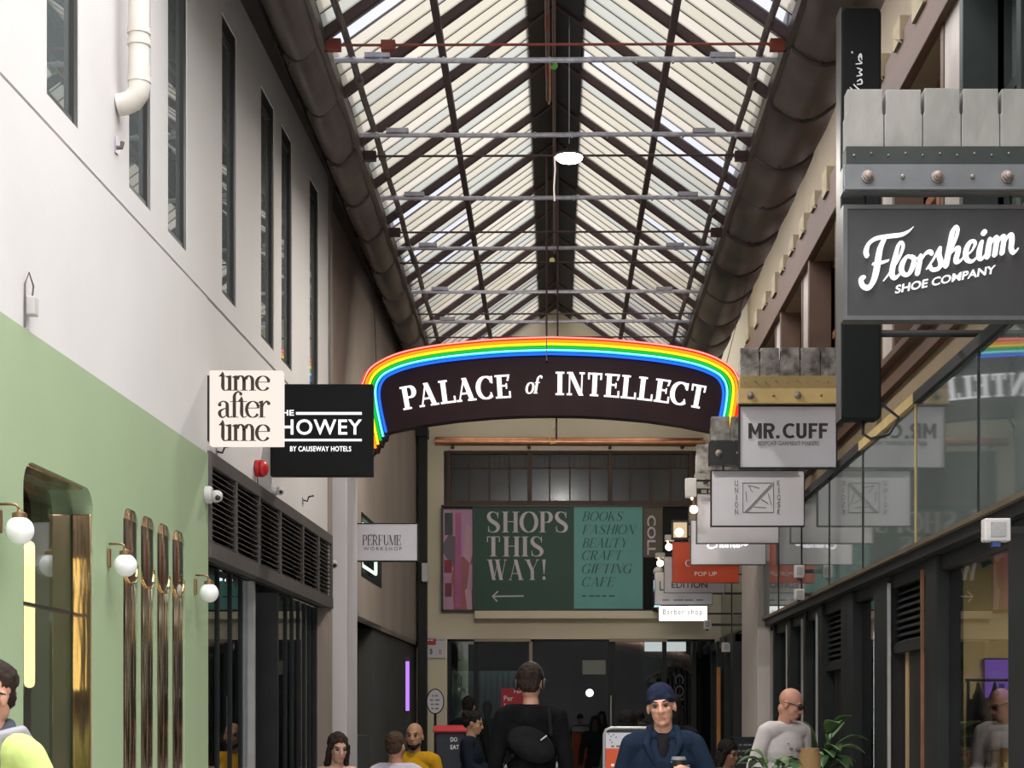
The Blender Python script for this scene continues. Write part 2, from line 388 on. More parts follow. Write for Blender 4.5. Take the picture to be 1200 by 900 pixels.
def lower(c, T=.2, t=.035):                                # thin-and-thick lower case, x-height 1
    p = Pen(); h = T/2; adv = .8
    if c == 't': p.path(cr([(.22,1.3,.02),(.25,1.1,T*.8),(.25,.6,T),(.25,.25,T),(.3,.06,T*.6),(.42,.02,t),(.56,.1,t)])); p.R(.02,.96,.56,1.0); p.poly([(.02,.97),(.25,1.28),(.3,.97)]); adv = .5
    elif c == 'i': p.R(.2-h,0,.2+h,1); p.poly([(-.02,.9),(.2-h,.88),(.2+h,1.04),(.2-h,1.0)]); p.R(.0,0,.4,.04); adv = .4
    elif c == 'm':
        for x in (.2,.68,1.16): p.R(x-h,0,x+h,.75 if x > .2 else 1); p.R(x-.2,0,x+.2,.04)
        p.poly([(-.02,.9),(.2-h,.88),(.2+h,1.04),(.2-h,1.0)])
        for x in (.2,.68): p.path(arc(x+.28,.68,.2,.32,165,-5,T,t*1.6,16,1.6))
        adv = 1.36
    elif c == 'e': p.path(arc(.46,.5,.36,.49,20,325,T,t)); p.R(.14,.56,.8,.6); p.path(arc(.5,.56,.28,.42,0,80,T*.8,t)); adv = .84
    elif c == 'a':
        p.path(cr([(.12,.76,T*.9),(.16,.9,T*.5),(.36,1.0,t*1.4),(.55,.88,T*.8),(.58,.7,T),(.58,.3,T),(.62,.08,T*.8),(.74,.02,t),(.86,.1,t)]))
        p.path(cr([(.58,.58,t),(.36,.52,t*1.5),(.16,.38,T*.8),(.14,.2,T),(.24,.03,T*.6),(.4,.03,t*1.4),(.56,.2,t)])); p.dot(.14,.78,.1); adv = .8
    elif c == 'f': p.path(cr([(.66,1.46,T*.8),(.55,1.56,t*2),(.4,1.55,T*.5),(.27,1.35,T*.9),(.26,1.0,T),(.26,.4,T),(.26,0,T)])); p.dot(.64,1.44,.09); p.R(.02,.96,.56,1.0); p.R(.04,0,.5,.04); adv = .5
    elif c == 'r': p.R(.2-h,0,.2+h,1); p.poly([(-.02,.9),(.2-h,.88),(.2+h,1.04),(.2-h,1.0)]); p.R(.0,0,.42,.04); p.path(cr([(.24,.55,t),(.34,.85,t*1.5),(.5,.98,T*.6),(.64,.9,T*.7)])); p.dot(.62,.86,.1); adv = .66
    elif c == 'o': p.path(arc(.46,.5,.36,.48,0,360,T,t,32)); adv = .9
    elif c == 'g':
        p.path(arc(.46,.55,.32,.43,0,360,T,t,32)); p.path(cr([(.8,.95,T),(.8,.2,T),(.76,-.3,T*.8),(.45,-.45,t),(.15,-.3,t)])); adv = .95
    return p.v, p.f, adv
def serif_line(s, S, gap=.06, low=None, shear=0):
    V = []; Fc = []; x = 0
    for ch in s:
        v, f, a = lower(ch, *low) if low else glyph(ch, S)
        o = len(V); V += [(q[0]+x+shear*q[1], q[1]) for q in v]; Fc += [tuple(i+o for i in g) for g in f]; x += a+gap
    return V, Fc
def serif(name, s, S, px0, px1, py0, py1, D, mat, parent, gap=.06, low=None, shear=0, depth=.004, back=None):
    a, b = at(px0, py1, D), at(px1, py0, D)
    return letters(name, fit(serif_line(s, S, gap, low, shear), a.x, b.x, a.z, b.z), D if back is None else back, mat, parent, depth)
def strokes(name, paths, mp, Y, mat, parent, depth=.006):  # brush strokes given as (x, y, width) in picture-like units
    p = Pen()
    for q in paths:
        q = [mp(*v) for v in q]; q = cr(q, 7); p.path(q); p.dot(q[0][0], q[0][1], q[0][2]/2); p.dot(q[-1][0], q[-1][1], q[-1][2]/2)
    return letters(name, (p.v, p.f), Y, mat, parent, depth)

def mono(s, wd=.2):                                        # bold plain capitals built from strokes
    V = []; Fc = []; x = 0
    for ch in s:
        p = Pen(); h = wd/2; adv = .8
        if ch == 'M': p.R(0,0,wd,1); p.R(.78-wd,0,.78,1); p.poly([(0,1),(wd,1),(.39+h*.6,.25),(.39-h*.6,.25)]); p.poly([(.78-wd,1),(.78,1),(.39+h*.6,.25),(.39-h*.6,.25)]); adv = .88
        elif ch in 'RP':
            p.R(0,0,wd,1); p.R(wd,1-wd*.85,.36,1); p.R(wd,.42,.36,.42+wd*.8); p.path(arc(.36,.705,.2,.295-wd*.42,90,-90,wd,wd*.85))
            if ch == 'R': p.poly([(.24,.45),(.24+wd*1.1,.45),(.62,0),(.62-wd*1.15,0)])
            adv = .72
        elif ch == 'C': p.path(arc(.42,.5,.34,.5-wd*.42,52,308,wd,wd*.85)); adv = .78
        elif ch == 'U': p.R(0,.3,wd,1); p.R(.6-wd,.3,.6,1); p.path(arc(.3,.3,.3-h,.3-wd*.42,180,360,wd,wd*.85)); adv = .72
        elif ch == 'F': p.R(0,0,wd,1); p.R(wd,1-wd*.85,.52,1); p.R(wd,.44,.46,.44+wd*.8); adv = .6
        elif ch == '.': p.dot(.12,.1,.115); adv = .3
        elif ch == ' ': adv = .12
        o = len(V); V += [(q[0]+x, q[1]) for q in p.v]; Fc += [tuple(i+o for i in g) for g in p.f]; x += adv
    return V, Fc

def line_marks(name, px0, px1, py0, py1, D, mat, par, n=3, back=None, depth=.003):   # print too small to read: broken lines
    a, q = at(px0, py1, D), at(px1, py0, D); p = Pen(); w = (q.x-a.x)/n
    for k in range(n): p.R(a.x+w*k, a.z, a.x+w*k+w*(.62+.25*((k*5) % 3)/2), q.z)
    return letters(name, (p.v, p.f), D if back is None else back, mat, par, depth)
# ------------------------------------------------------------------ setting
YE = 24.4                                                 # end wall
struct(MB().box(-6, 7, -2, 30, -.2, 0).build('floor', M['stone']))
# left building
W7 = [(7.69,8.16),(9.03,9.47),(9.84,10.29),(11.24,11.68),(12.53,13.02),(13.33,13.77),(14.62,15.06)]
ZT, ZB = 6.13, 4.285
mb = MB(LW)
holes(mb, 0.5, 15.77, 4.159, 7.3, [(a,b,ZB,ZT) for a,b in W7], -.3, 0)
mb.box(0.5, 10.82, -.3, 0, 3.156, 4.143); mb.box(10.82, 15.77, -.3, -.006, 3.18, 4.143)
wl = struct(mb.build('wall_left', M['white']))
struct(MB(LW).box(.5, 15.77, -.3, -.16, 4.13, 4.17).build('trim_15', M['gapshade']))  # gap backing coloured dark to stand for the groove's shade
NICHE = [(8.90,9.19),(9.24,9.53),(9.58,9.87),(9.92,10.21)]
OP = (7.36,8.375,.12,2.59)
mb = MB(LW)
holes(mb, 0.5, 10.82, 0, 3.156, [OP]+[(a,b,.12,2.58) for a,b in NICHE], -.3, .006)
def fillet(mb, y, z, sy, r, d0, d1):                      # rounds an opening's top corner
    pts = [(y, z)]+[(y+sy*(r-r*math.cos(t)), z-(r-r*math.sin(t))) for t in [math.pi/2*k/8 for k in range(9)]]
    mb.prismx2(pts, d0, d1)
def _px2(s, poly, d0, d1):
    n = len(poly); vs = [(y,d0,z) for y,z in poly]+[(y,d1,z) for y,z in poly]
    fs = [tuple(range(n)), tuple(range(2*n-1,n-1,-1))]+[(i,i+n,(i+1)%n+n,(i+1)%n) for i in range(n)]
    return s.add(vs, fs)
MB.prismx2 = _px2
fillet(mb, OP[0], OP[3], 1, .12, -.3, .006); fillet(mb, OP[1], OP[3], -1, .12, -.3, .006)
for a,b in NICHE: fillet(mb, a, 2.58, 1, .09, -.04, .006); fillet(mb, b, 2.58, -1, .09, -.04, .006)
struct(mb.build('wall_left_shopfront', M['green']))
# bronze lining of the wide shop opening and the four fluted bronze niches
mb = MB(LW); mb.box(8.350, 8.374, -.09, -.0, .12, 2.47); mb.box(7.361, 7.38, -.09, -.01, .12, 2.47); mb.box(7.48, 8.255, -.09, -.01, 2.575, 2.589)
struct(mb.build('trim_1', M['bronze'], bevel=.004))
for i,(a,b) in enumerate(NICHE):
    c, r = (a+b)/2, (b-a)/2-.002
    n = thing('fluted_niche', ['bronze mirrored niche in the green wall, nearest the wide opening','second bronze mirrored niche from the wide opening in the green wall',
        'third bronze mirrored niche from the wide opening in the green wall','bronze mirrored niche farthest from the wide opening, nearest the louvres'][i], 'niche', (XL(c), c, .12), 'bronze fluted niches in the green wall')
    mb = MB(LW); prof = [(c+r*math.cos(t), -.006+.013*math.sin(t)) for t in [math.pi*k/14 for k in range(15)]]
    for (s0,d0),(s1,d1) in zip(prof, prof[1:]): mb.add([(s0,d0,.12),(s1,d1,.12),(s1,d1,2.575),(s0,d0,2.575)], [(0,1,2,3)])
    mb.build('mirror_lining', M['fluted'], n, smooth=True)
    mb = MB(LW); o = [(s,d+.002,2.30-.11*math.sin(math.pi*j/14)) for j,(s,d) in enumerate(prof)]; u = [(s,d,z+.22+.11*math.sin(math.pi*j/14)) for j,(s,d,z) in enumerate(o)]
    mb.add([p for p in o]+[p for p in u], [(j,j+1,j+16,j+15) for j in range(14)]); mb.build('niche_hood', M['hood'], n, smooth=True)
    MB(LW).tube([(s,d+.004,z) for s,d,z in o], .006, 6).build('hood_rim', M['brassbright'], n)
    MB(LW).box(c-.003, c+.003, .0, .0078, .12, 2.57).build('centre_joint', M['black'], n)
# glazed shop behind the wide opening
st = sthing('window_1', 'wide dark shop window with rounded corners in the green wall', 'window', (XL(7.9,-.2), 7.9, .12))
MB(LW).box(7.37, 8.37, -.105, -.095, .12, 2.58).build('pane', M['clear'], st)
mb = MB(LW); mb.box(7.37, 7.40, -.12, -.085, .12, 2.58); mb.box(7.40, 8.34, -.12, -.092, 1.98, 1.995); mb.box(7.4, 8.34, -.12, -.085, .12, .2); mb.build('window_frame', M['black'], st)
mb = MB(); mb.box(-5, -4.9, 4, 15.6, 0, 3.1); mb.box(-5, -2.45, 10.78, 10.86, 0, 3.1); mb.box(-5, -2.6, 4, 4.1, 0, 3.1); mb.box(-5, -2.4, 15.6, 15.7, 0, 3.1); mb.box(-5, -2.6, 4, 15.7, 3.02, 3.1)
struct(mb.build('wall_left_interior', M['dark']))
mb = MB(); mb.box(-3.9, -2.6, 9.2, 9.3, 0, 2.3); 
tag(mb.build('display_partition', pm('mustard brown panel', (.10,.06,.02), (.06,.035,.012), 3, .6), loc=(-3.2,9.2,0), bevel=.004), 'mustard brown partition seen through the wide shop window', 'partition')
tag(MB().box(-3.35,-2.62, 8.9, 8.95, 1.93, 2.30).build('menu_board', pm('orange board',(.42,.08,.02),None,4,.6), loc=(-3,8.9,2.1)), 'orange red board hanging behind the wide shop window', 'board')
# tube lamp inside
tl = thing('tube_lamp', 'glowing yellow vertical tube lamp in the wide shop window', 'lamp', tuple(at(34.5,803,7.95)))
a, b = at(34.5,803,7.95), at(34.5,637,7.95)
MB().lathe([(.006,-.012),(.02,-.004),(.025,.012),(.025,b.z-a.z-.012),(.02,b.z-a.z+.004),(.006,b.z-a.z+.012)], a, n=16).build('tube', M['tube'], tl, smooth=True)
MB().box(a.x-.045, a.x-.03, 7.945, 7.975, a.z-.05, b.z+.05).build('back_channel', M['black'], tl)
for z in (a.z+.05, b.z-.05): MB().box(a.x-.035, a.x+.0, 7.95, 7.965, z-.01, z+.01).build('tube_clip', M['black'], tl)
for z in (a.z-.04,): 
    MB().tube([(a.x-.037,7.96,a.z-.05),(a.x-.037,7.96,.0)], .006, 6).build('cord', M['black'], tl)
# louvres over the second shop, its glazing
lt = thing('louvre_screen', 'long dark metal louvre screen above the shop glazing beside the green wall', 'louvre', (XL(13.3), 13.3, 2.5))
mb = MB(LW); y0, y1 = 10.83, 15.75
mb.box(y0, y1, -.06, .02, 3.09, 3.178); mb.box(y0, y1, -.06, .024, 2.50, 2.60); mb.box(y0, y0+.05, -.06, .02, 2.6, 3.09); mb.box(y1-.05, y1, -.06, .02, 2.6, 3.09)
mb.build('frame', M['blind'], lt, bevel=.004)
ys = [y0+.02, 11.62, 12.42, 13.22, 14.22, 15.0, y1-.02]
for y in ys[1:-1]: MB(LW).box(y-.025, y+.025, -.05, .018, 2.6, 3.09).build('mullion', M['blind'], lt)
for i in range(6):
    mb = MB(LW)
    for k in range(13):
        z = 2.61+k*.0365; mb.add([(ys[i],-.045,z+.026),(ys[i+1],-.045,z+.026),(ys[i+1],.008,z),(ys[i],.008,z),(ys[i],-.045,z+.032),(ys[i+1],-.045,z+.032),(ys[i+1],.008,z+.006),(ys[i],.008,z+.006)],
            [(0,1,2,3),(4,7,6,5),(0,4,5,1),(1,5,6,2),(2,6,7,3),(3,7,4,0)])
    mb.build('slat_bank', M['blind'], lt)
MB(LW).box(y0, y1, -.1, -.07, 2.5, 3.18).build('backing', M['black'], lt)
dr = sthing('window_2', 'dark glazed shopfront with thin mullions below the louvres', 'window', (XL(13.3), 13.3, 0))
gl = [(10.86,12.66),(13.85,15.5)]
for a,b in gl: MB(LW).box(a, b, -.135, -.125, .25, 2.5).build('pane', M['darkglass'], dr)
mb = MB(LW)
for y in (11.25,11.65,12.05,12.4): mb.box(y-.012, y+.012, -.15, -.11, .25, 2.5)
for y in (14.15,14.45,14.75,15.05,15.3): mb.box(y-.014, y+.014, -.15, -.11, .25, 2.5)
mb.box(10.84, 15.75, -.2, -.1, 0, .25); mb.box(15.5,15.75,-.2,-.1,.25,2.5); mb.build('mullions', M['charcoal'], dr)
MB(LW).box(12.66, 12.72, -.16, -.08, .25, 2.5).build('edge_post', M['trimalu'], dr)
MB(LW).box(12.72, 13.85, -.9, -.8, 0, 2.5).build('door_leaf', M['black'], dr)
mb = MB(LW); mb.box(12.72,12.76,-.9,-.12,0,2.5); mb.box(13.8,13.85,-.9,-.12,0,2.5); mb.build('door_reveal', M['black'], dr)
# upper windows
for i,(a,b) in enumerate(W7):
    o = sthing('window_%d' % (i+3), 'tall narrow upper window, number %s from the near end of the white wall' % ['one','two','three','four','five','six','seven'][i], 'window', (XL(a,-.2), (a+b)/2, ZB))
    MB(LW).box(a, b, -.036, -.030, ZB, ZT).build('pane', M['upglass'], o)
    mb = MB(LW); f = .035
    mb.box(a, a+f, -.08, -.02, ZB, ZT); mb.box(b-f*1.6, b, -.08, -.006, ZB, ZT); mb.box(a, b, -.08, -.012, ZB, ZB+f); mb.box(a, b, -.08, -.008, ZT-f*3, ZT)
    mb.build('window_frame', pm('bronze grey frame', (.028,.026,.025), None, 5, .5) if i == 0 else bpy.data.materials['bronze grey frame'], o)
    MB(LW).box(a, b, -.20, -.19, ZB, ZT).build('blind', pm('dark blind', (.09,.095,.095), (.05,.055,.055), 3, .8) if i == 0 else bpy.data.materials['dark blind'], o)
# rear part of the left side
mb = MB(LW); holes(mb, 15.77, YE, 2.54, 7.3, [(18.6,20.3,3.05,3.75)], -.42, -.12); mb.box(15.6,15.85,-.42,-.0,0,7.3)
struct(mb.build('wall_left_rear', M['rearwall']))
mb = MB(LW); mb.box(15.85, 16.45, -.4, -.10, 0, 2.54); struct(mb.build('trim_2', pm('pinkish grey render',(.44,.37,.35),(.38,.32,.31),2,.8)))
struct(MB(LW).box(16.42, 17.12, -.3, .05, 0, 4.3).build('column_left', M['pilaster'], bevel=.01))
mb = MB(LW); mb.box(17.12, 18.3, -.42, -.14, 0, 2.54); struct(mb.build('trim_3', M['pilaster']))
struct(MB(LW).box(17.0, 18.36, -.42, .0, 0, 1.32).build('trim_4', M['granite'], bevel=.008))
mb = MB(LW); mb.box(18.3, YE, -1.3, -1.2, 0, 2.54); mb.box(19.7, YE, -1.3, -.15, 0, 2.54); mb.box(17.1, YE, -1.3,-.12, 2.54, 2.6)
struct(mb.build('wall_left_recess', pm('dark grey panels', (.055,.055,.05), (.045,.045,.042), 2, .7)))
dd = sthing('door_1', 'dark recessed doorway beyond the pale left column', 'door', (XL(18.9,-.7), 18.9, 0))
MB(LW).box(18.36, 19.5, -.75, -.7, 0, 2.5).build('door_leaf', M['black'], dd)
mb = MB(LW); mb.box(18.34,18.42,-.8,-.15,0,2.54); mb.box(19.5,19.62,-.8,-.3,0,2.54); mb.box(18.34,19.62,-.8,-.3,2.46,2.54); mb.build('door_frame', M['charcoal'], dd)
nw = sthing('window_10', 'dark opening with green white neon outline above the far left doorway', 'window', (XL(19.4,-.2), 19.4, 3.05))
MB(LW).box(18.6, 20.3, -.3, -.27, 3.05, 3.75).build('backing', M['black'], nw)
mb = MB(LW); mb.box(18.6,18.66,-.3,-.115,3.05,3.75); mb.box(20.24,20.3,-.3,-.115,3.05,3.75); mb.box(18.6,20.3,-.3,-.115,3.05,3.1); mb.box(18.6,20.3,-.3,-.115,3.7,3.75); mb.build('window_frame', M['charcoal'], nw)
MB(LW).tube([(18.9,-.16,3.66),(20.1,-.16,3.66),(20.1,-.16,3.2),(18.9,-.16,3.2),(18.9,-.16,3.66)], .018, 8).build('neon_outline', M['neonw'], nw)
# end wall
def EX(px): return (px-VX)*YE/F
def EZ(py): return CZ+(VY-py)*YE/F
mb = MB(); holes(mb, -2.6, 3.0, 0, 7.9, [(EX(520),EX(822),EZ(592),EZ(528)),(EX(524),EX(838),0,EZ(749))], YE, YE+.3)
struct(mb.build('wall_end', M['cream']))
cw = sthing('window_11', 'dark clerestory window with many small panes above the green billboard', 'window', (EX(670), YE, EZ(592)))
MB().box(EX(520), EX(822), YE+.13, YE+.14, EZ(592), EZ(528)).build('pane', M['clereglass'], cw)
mb = MB(); x0, x1 = EX(520), EX(822)
mb.box(x0,x1,YE+.06,YE+.2,EZ(592),EZ(586)); mb.box(x0,x1,YE+.06,YE+.2,EZ(531),EZ(528)); mb.box(x0,x1,YE+.1,YE+.18,EZ(547.5),EZ(546))
for i in range(13):
    x = x0+.07+i*.289; hw = .03 if i in (0,4,8,12) else .012
    mb.box(x-hw, x+hw, YE+(.04 if hw > .02 else .1), YE+.18, EZ(592), EZ(528))
    for k in (1,2,3): mb.box(x+k*.072-.004, x+k*.072+.004, YE+.11, YE+.16, EZ(547), EZ(531))
mb.build('window_frame', M['darkbrown'], cw)
struct(MB().box(x0-.1,x1+.1,YE+.35,YE+.4,EZ(600),EZ(520)).build('backing_end', M['dark']))
# projecting ledge and lintel under the billboard
struct(MB().box(EX(557), EX(822), YE-.22, YE, EZ(726), EZ(717)).build('trim_5', M['cream'], bevel=.008))
# glazed doors of the end wall
ed = sthing('door_2', 'dark glazed doors across the foot of the end wall', 'door', (EX(670), YE, 0))
MB().box(EX(524), EX(838), YE+.12, YE+.13, 0, EZ(749)).build('pane', M['darkglass'], ed)
mb = MB()
for px, hw in ((526,.02),(557.5,.03),(621,.05),(717,.05),(779,.03),(814,.03),(836,.03)): mb.box(EX(px)-hw, EX(px)+hw, YE+.05, YE+.17, 0, EZ(749))
mb.box(EX(524),EX(838),YE+.05,YE+.17,EZ(751),EZ(749)); mb.build('door_frame', M['charcoal'], ed)
mb = MB(); mb.box(EX(556),EX(622),YE-.02,YE+.1,EZ(752),EZ(748.5)); mb.box(EX(714),EX(782),YE-.02,YE+.1,EZ(752),EZ(748.5)); mb.box(EX(620),EX(624),YE+.02,YE+.1,0,EZ(752)); mb.build('door_head', pm('tan metal edge',(.34,.27,.2),None,4,.5), ed)
for px in (716,619): 
    MB().tube([(EX(px),YE-.0,EZ(862)),(EX(px),YE-.0,EZ(815))], .014, 8).build('pull_handle', M['trimalu'], ed)
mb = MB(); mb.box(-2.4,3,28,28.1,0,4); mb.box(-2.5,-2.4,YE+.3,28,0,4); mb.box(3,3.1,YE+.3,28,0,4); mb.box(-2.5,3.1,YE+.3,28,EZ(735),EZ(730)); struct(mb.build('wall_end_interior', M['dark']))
mb = MB(); x = EX(524)+.03
while x < EX(619): 
    mb.box(x, x+.055, YE+.5, YE+.53, 0, EZ(785)); mb.box(x+.055, x+.085, YE+.52, YE+.54, 0, EZ(785)); x += .085
ld = bpy.data.lights.new('end_shop_fill','AREA'); ld.size = 1.2; ld.energy = 26; ld.shape = 'RECTANGLE'; ld.size = 3.0; ld.size_y = .08; ld.color = (.9,.95,1); lo = bpy.data.objects.new('end_shop_fill', ld); COL.objects.link(lo); lo.location = (.3, YE+.42, EZ(743))  # fill lamp added without a fixture to light the ribbed screen
tag(mb.build('ribbed_screen', pm('blue grey ribbed panel', (.16,.19,.205), (.13,.155,.165), 2, .6), loc=(EX(580),YE+.5,0)), 'blue grey ribbed screen standing inside the end glass doors', 'screen')
mb = MB(); pts = [at(720+95*math.sin(t*math.pi/2)*1.0, 752+34*(1-math.cos(t*math.pi/2))**.7 if t else 752, YE+.4) for t in [k/14 for k in range(15)]]
for p,q in zip(pts, pts[1:]): mb.add([(p.x,p.y,p.z-.12),(q.x,q.y,q.z-.12),(q.x,q.y,q.z+.10),(p.x,p.y,p.z+.10),(p.x,p.y+.3,p.z-.12),(q.x,q.y+.3,q.z-.12),(q.x,q.y+.3,q.z+.10),(p.x,p.y+.3,p.z+.10)], [(0,1,2,3),(7,6,5,4),(0,4,5,1),(3,2,6,7)])
tag(mb.build('arched_reflection', pm('rosy copper band', (.30,.15,.10), (.22,.11,.075), 3, .4), smooth=True, loc=(1.5,YE+.5,2.5)), 'rosy brown curved band standing in for a reflection in the right end glass', 'reflection')  # solid band modelled in place of a sign's reflection
sg = tag(MB().box(EX(757), EX(806), YE+.34, YE+.38, EZ(762), EZ(751)).build('hanging_sign', M['glowwhite'], loc=(EX(780),YE+.36,EZ(757))), 'small glowing white strip standing in for a sign reflection above the curved band', 'sign')  # glowing strip placed where the glass would mirror a lit sign
# right shopfront side
RYb = [8.0+1.75*k for k in range(10)]
gp = thing('glass_parapet', 'long grey green glass parapet above the right shopfronts', 'parapet', (XR(15), 15, 2.64))
yy = [0.5,2.2,3.8,5.2,6.6,8.2,9.86,11.54,13.46,15.06,16.7,18.35,20.0,21.6,23.0,YE]
for a,b in zip(yy, yy[1:]): MB(RW).box(a+.012, b-.012, -.012, 0, 2.66, 3.60).build('glass_panel', M['parapet'], gp)
for y in yy: MB(RW).box(y-.035, y+.035, -.10, -.013, 2.64, 3.62).build('post', M['charcoal'] if y != 11.54 else M['yellow'], gp)
for y in yy[1:-1]: MB(RW).box(y-.018, y+.018, -.012, .006, 2.66, 3.6).build('joint_strip', M['yellow'] if y == 11.54 else M['charcoal'], gp)
MB(RW).box(.5, 11.5, -.10, .03, 3.60, 3.67).build('top_rail', M['charcoal'], gp)
MB(RW).box(11.5, 13.5, -.10, .03, 3.60, 3.67).build('top_rail', M['yellow'], gp)
MB(RW).box(13.5, YE, -.10, .03, 3.60, 3.67).build('top_rail', M['charcoal'], gp)
MB(RW).box(.5, YE, -.02, .02, 2.63, 2.66).build('bottom_rail', pm('tan edge trim',(.12,.09,.055),(.09,.065,.04),4,.5), gp)
struct(MB(RW).box(0.5, YE, -.45, -.015, 2.56, 2.63).build('trim_6', M['charcoal']))
struct(MB(RW).box(.5, YE, -.62, -.10, 2.63, 2.66).build('trim_7', M['dark']))
struct(MB(RW).box(.5, YE, -.5, -.10, 3.50, 3.60).build('trim_8', M['tan']))
struct(MB(RW).box(.5, YE, -.14, -.11, 2.66, 3.55).build('trim_9', M['greyrender']))
# right upper wall, behind the parapet
UX = 2.75
PI_ = [10.55+2.3*k for k in range(-4,7)]
mb = MB(); mb.box(UX, UX+.4, 0.5, YE, 3.5, 4.38); mb.box(UX, UX+.4, 0.5, YE, 6.86, 7.9); mb.box(UX+.02,UX+.4,4.0,YE,6.4,6.9)
struct(mb.build('wall_right', M['tan']))
mb = MB()
for p in PI_: mb.box(UX+.01, UX+.4, p+.95, p+1.55, 4.38, 6.45)
struct(mb.build('wall_right_piers', M['pier']))
struct(MB().box(UX-.05, UX+.1, 0.5, YE, 6.42, 6.84).build('trim_10', M['rust'], bevel=.008))
mb = MB(); mb.box(UX-.14, UX+.1, 0.5, YE, 4.29, 4.35); struct(mb.build('trim_11', M['darkbrown'], bevel=.006))
struct(MB().box(UX-.06, UX+.05, 0.5, YE, 4.14, 4.29).build('trim_12', M['rust']))
mb = MB(); r = random.Random(3); y = 5.0; k = 0
while y < YE-.3:
    l = r.uniform(.26,.40); lo = r.choice([6.70,6.76,6.80])
    mb.box(UX-.075, UX+.02, y, y+l, lo, 6.95); mb.add([(UX-.075,y,lo),(UX-.075,y,6.9),(UX-.105,y+.1,6.8),(UX-.055,y-.02,lo-.04)], [(0,1,2),(0,2,3)])
    y += l+r.uniform(.35,.65); k += 1
struct(mb.build('trim_13', M['tanpale']))
for i,p in enumerate(PI_):
    a, b = p-.75, p+.95
    o = sthing('window_%d' % (i+32), 'tall upper window with red brown timber frame in the tan wall, bay %s along' % ['zero','first','one','two','three','four','five','six','seven','eight','nine'][i], 'window', (UX+.25, p, 4.45))
    MB().box(UX+.30, UX+.31, a, b, 4.45, 6.42).build('pane', M['upglass'], o)
    fm = M['timbergreen'] if p < 11 else M['redbrown']
    mb = MB()
    for y in (a+.05, a+.62, b-.62, b-.05): mb.box(UX+.20, UX+.36, y-.05, y+.05, 4.45, 6.42)
    for z in (4.5,5.6,6.37): mb.box(UX+.22, UX+.34, a, b, z-.04, z+.04)
    mb.build('window_frame', fm, o, bevel=.005)
    mb = MB(); mb.box(UX-.03, UX+.25, b-.10, b, 4.45, 6.42); mb.box(UX+.0, UX+.25, a, a+.1, 4.45, 6.42); mb.build('jamb', fm if p < 11 else M['rust'], o, bevel=.005)
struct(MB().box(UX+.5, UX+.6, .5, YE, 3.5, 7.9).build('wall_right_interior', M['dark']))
# right shopfronts
SD = -.14
SC_ = 1.056
posts = [(8.6,9.03),(10.68,11.0),(12.22,12.72),(13.62,14.15),(15.15,15.35),(16.1,16.22),(17.1,17.3),(18.3,18.42),(19.3,19.6),(21.2,21.5),(22.2,22.3),(23.2,23.3)]
sf = sthing('trim_14', 'dark posts and head of the right shopfronts', 'shopfront', (XR(15,SD), 15, 0))
posts = [(p*SC_ if p < 19.5 else p, q*SC_ if q < 19.5 else q) for p,q in posts]
for a,b in posts: dd_ = SD if a < 21 else .12; MB(RW).box(a, b, dd_-.12, dd_+.06, 0, 2.56).build('post', M['charcoal'], sf, bevel=.006)
mb = MB(RW); mb.box(.5, 21.2, SD-.1, SD+.03, 2.46, 2.56); mb.box(21.2, YE, SD-.1, .15, 2.46, 2.56); mb.build('head', M['charcoal'], sf)
MB(RW).box(.5, YE, SD-.1, SD+.03, 0, .3).build('plinth', M['charcoal'], sf)
for y in (11.72,12.86,16.28,17.21,18.3,19.5): MB(RW).box(y-.012, y+.012, SD+.045, SD+.068, 0, 2.5).build('edge_strip', M['trimalu'] if y > 12 else M['copper'], sf)
for y in (15.9,): pass
glz = [(p*SC_ if p < 19.5 else p, q*SC_ if q < 19.5 else q) for p,q in [(.5,8.6),(9.03,10.68),(12.72,13.62),(15.35,16.1),(16.22,17.1),(17.3,18.3),(18.42,19.3),(21.5,22.2),(22.3,23.2),(23.3,YE)]]
for i,(a,b) in enumerate(glz):
    dd_ = SD if a < 21 else .12; o = struct(MB(RW).box(a, b, dd_-.03, dd_-.02, .3, 2.46).build('window_%d' % (21+i), M['clear'] if a < 15 else M['darkglass'], loc=(XR(a,SD),a,0)), 'right shop window pane, bay %s along the arcade' % ['one','two','three','four','five','six','seven','eight','nine','ten'][i], 'window')
for i,(a,b,zb) in enumerate(((11.0*SC_,12.22*SC_,2.02),(14.15*SC_,15.15*SC_,1.98))):
    o = sthing('door_%d' % (3+i), ['dark shop door under louvres beside the near right shop window','dark shop door under louvres behind the man in the white jumper'][i], 'door', (XR(a,SD), (a+b)/2, 0))
    mb = MB(RW)
    for k in range(9): z = zb+.02+k*.052; mb.add([(a,SD-.06,z+.045),(b,SD-.06,z+.045),(b,SD+.0,z),(a,SD+.0,z),(a,SD-.06,z+.057),(b,SD-.06,z+.057),(b,SD,z+.012),(a,SD,z+.012)], [(0,1,2,3),(4,7,6,5),(0,4,5,1),(1,5,6,2),(2,6,7,3),(3,7,4,0)])
    mb.build('louvre', M['charcoal'], o); MB(RW).box(a,b,SD-.12,SD-.08,zb,2.5).build('backing', M['black'], o)
    MB(RW).box(a+.05, b-.3, SD-.09, SD-.04, 0, zb-.05).build('door_leaf', M['black'], o, bevel=.004)
    MB(RW).box(b-.30, b-.22, SD-.10, SD-.03, 0, zb-.05).build('door_edge', M['wood'] if i == 0 else M['black'], o)
    MB(RW).box(a, b, SD-.1, SD+.02, zb-.05, zb+.02).build('transom', M['charcoal'], o)
    MB(RW).tube([(a+.1,SD+.0,1.45),(a+.1,SD+.02,1.47),(a+.1,SD+.02,1.60),(a+.1,SD+.0,1.62)], .011, 8).build('handle', M['trimalu'], o)
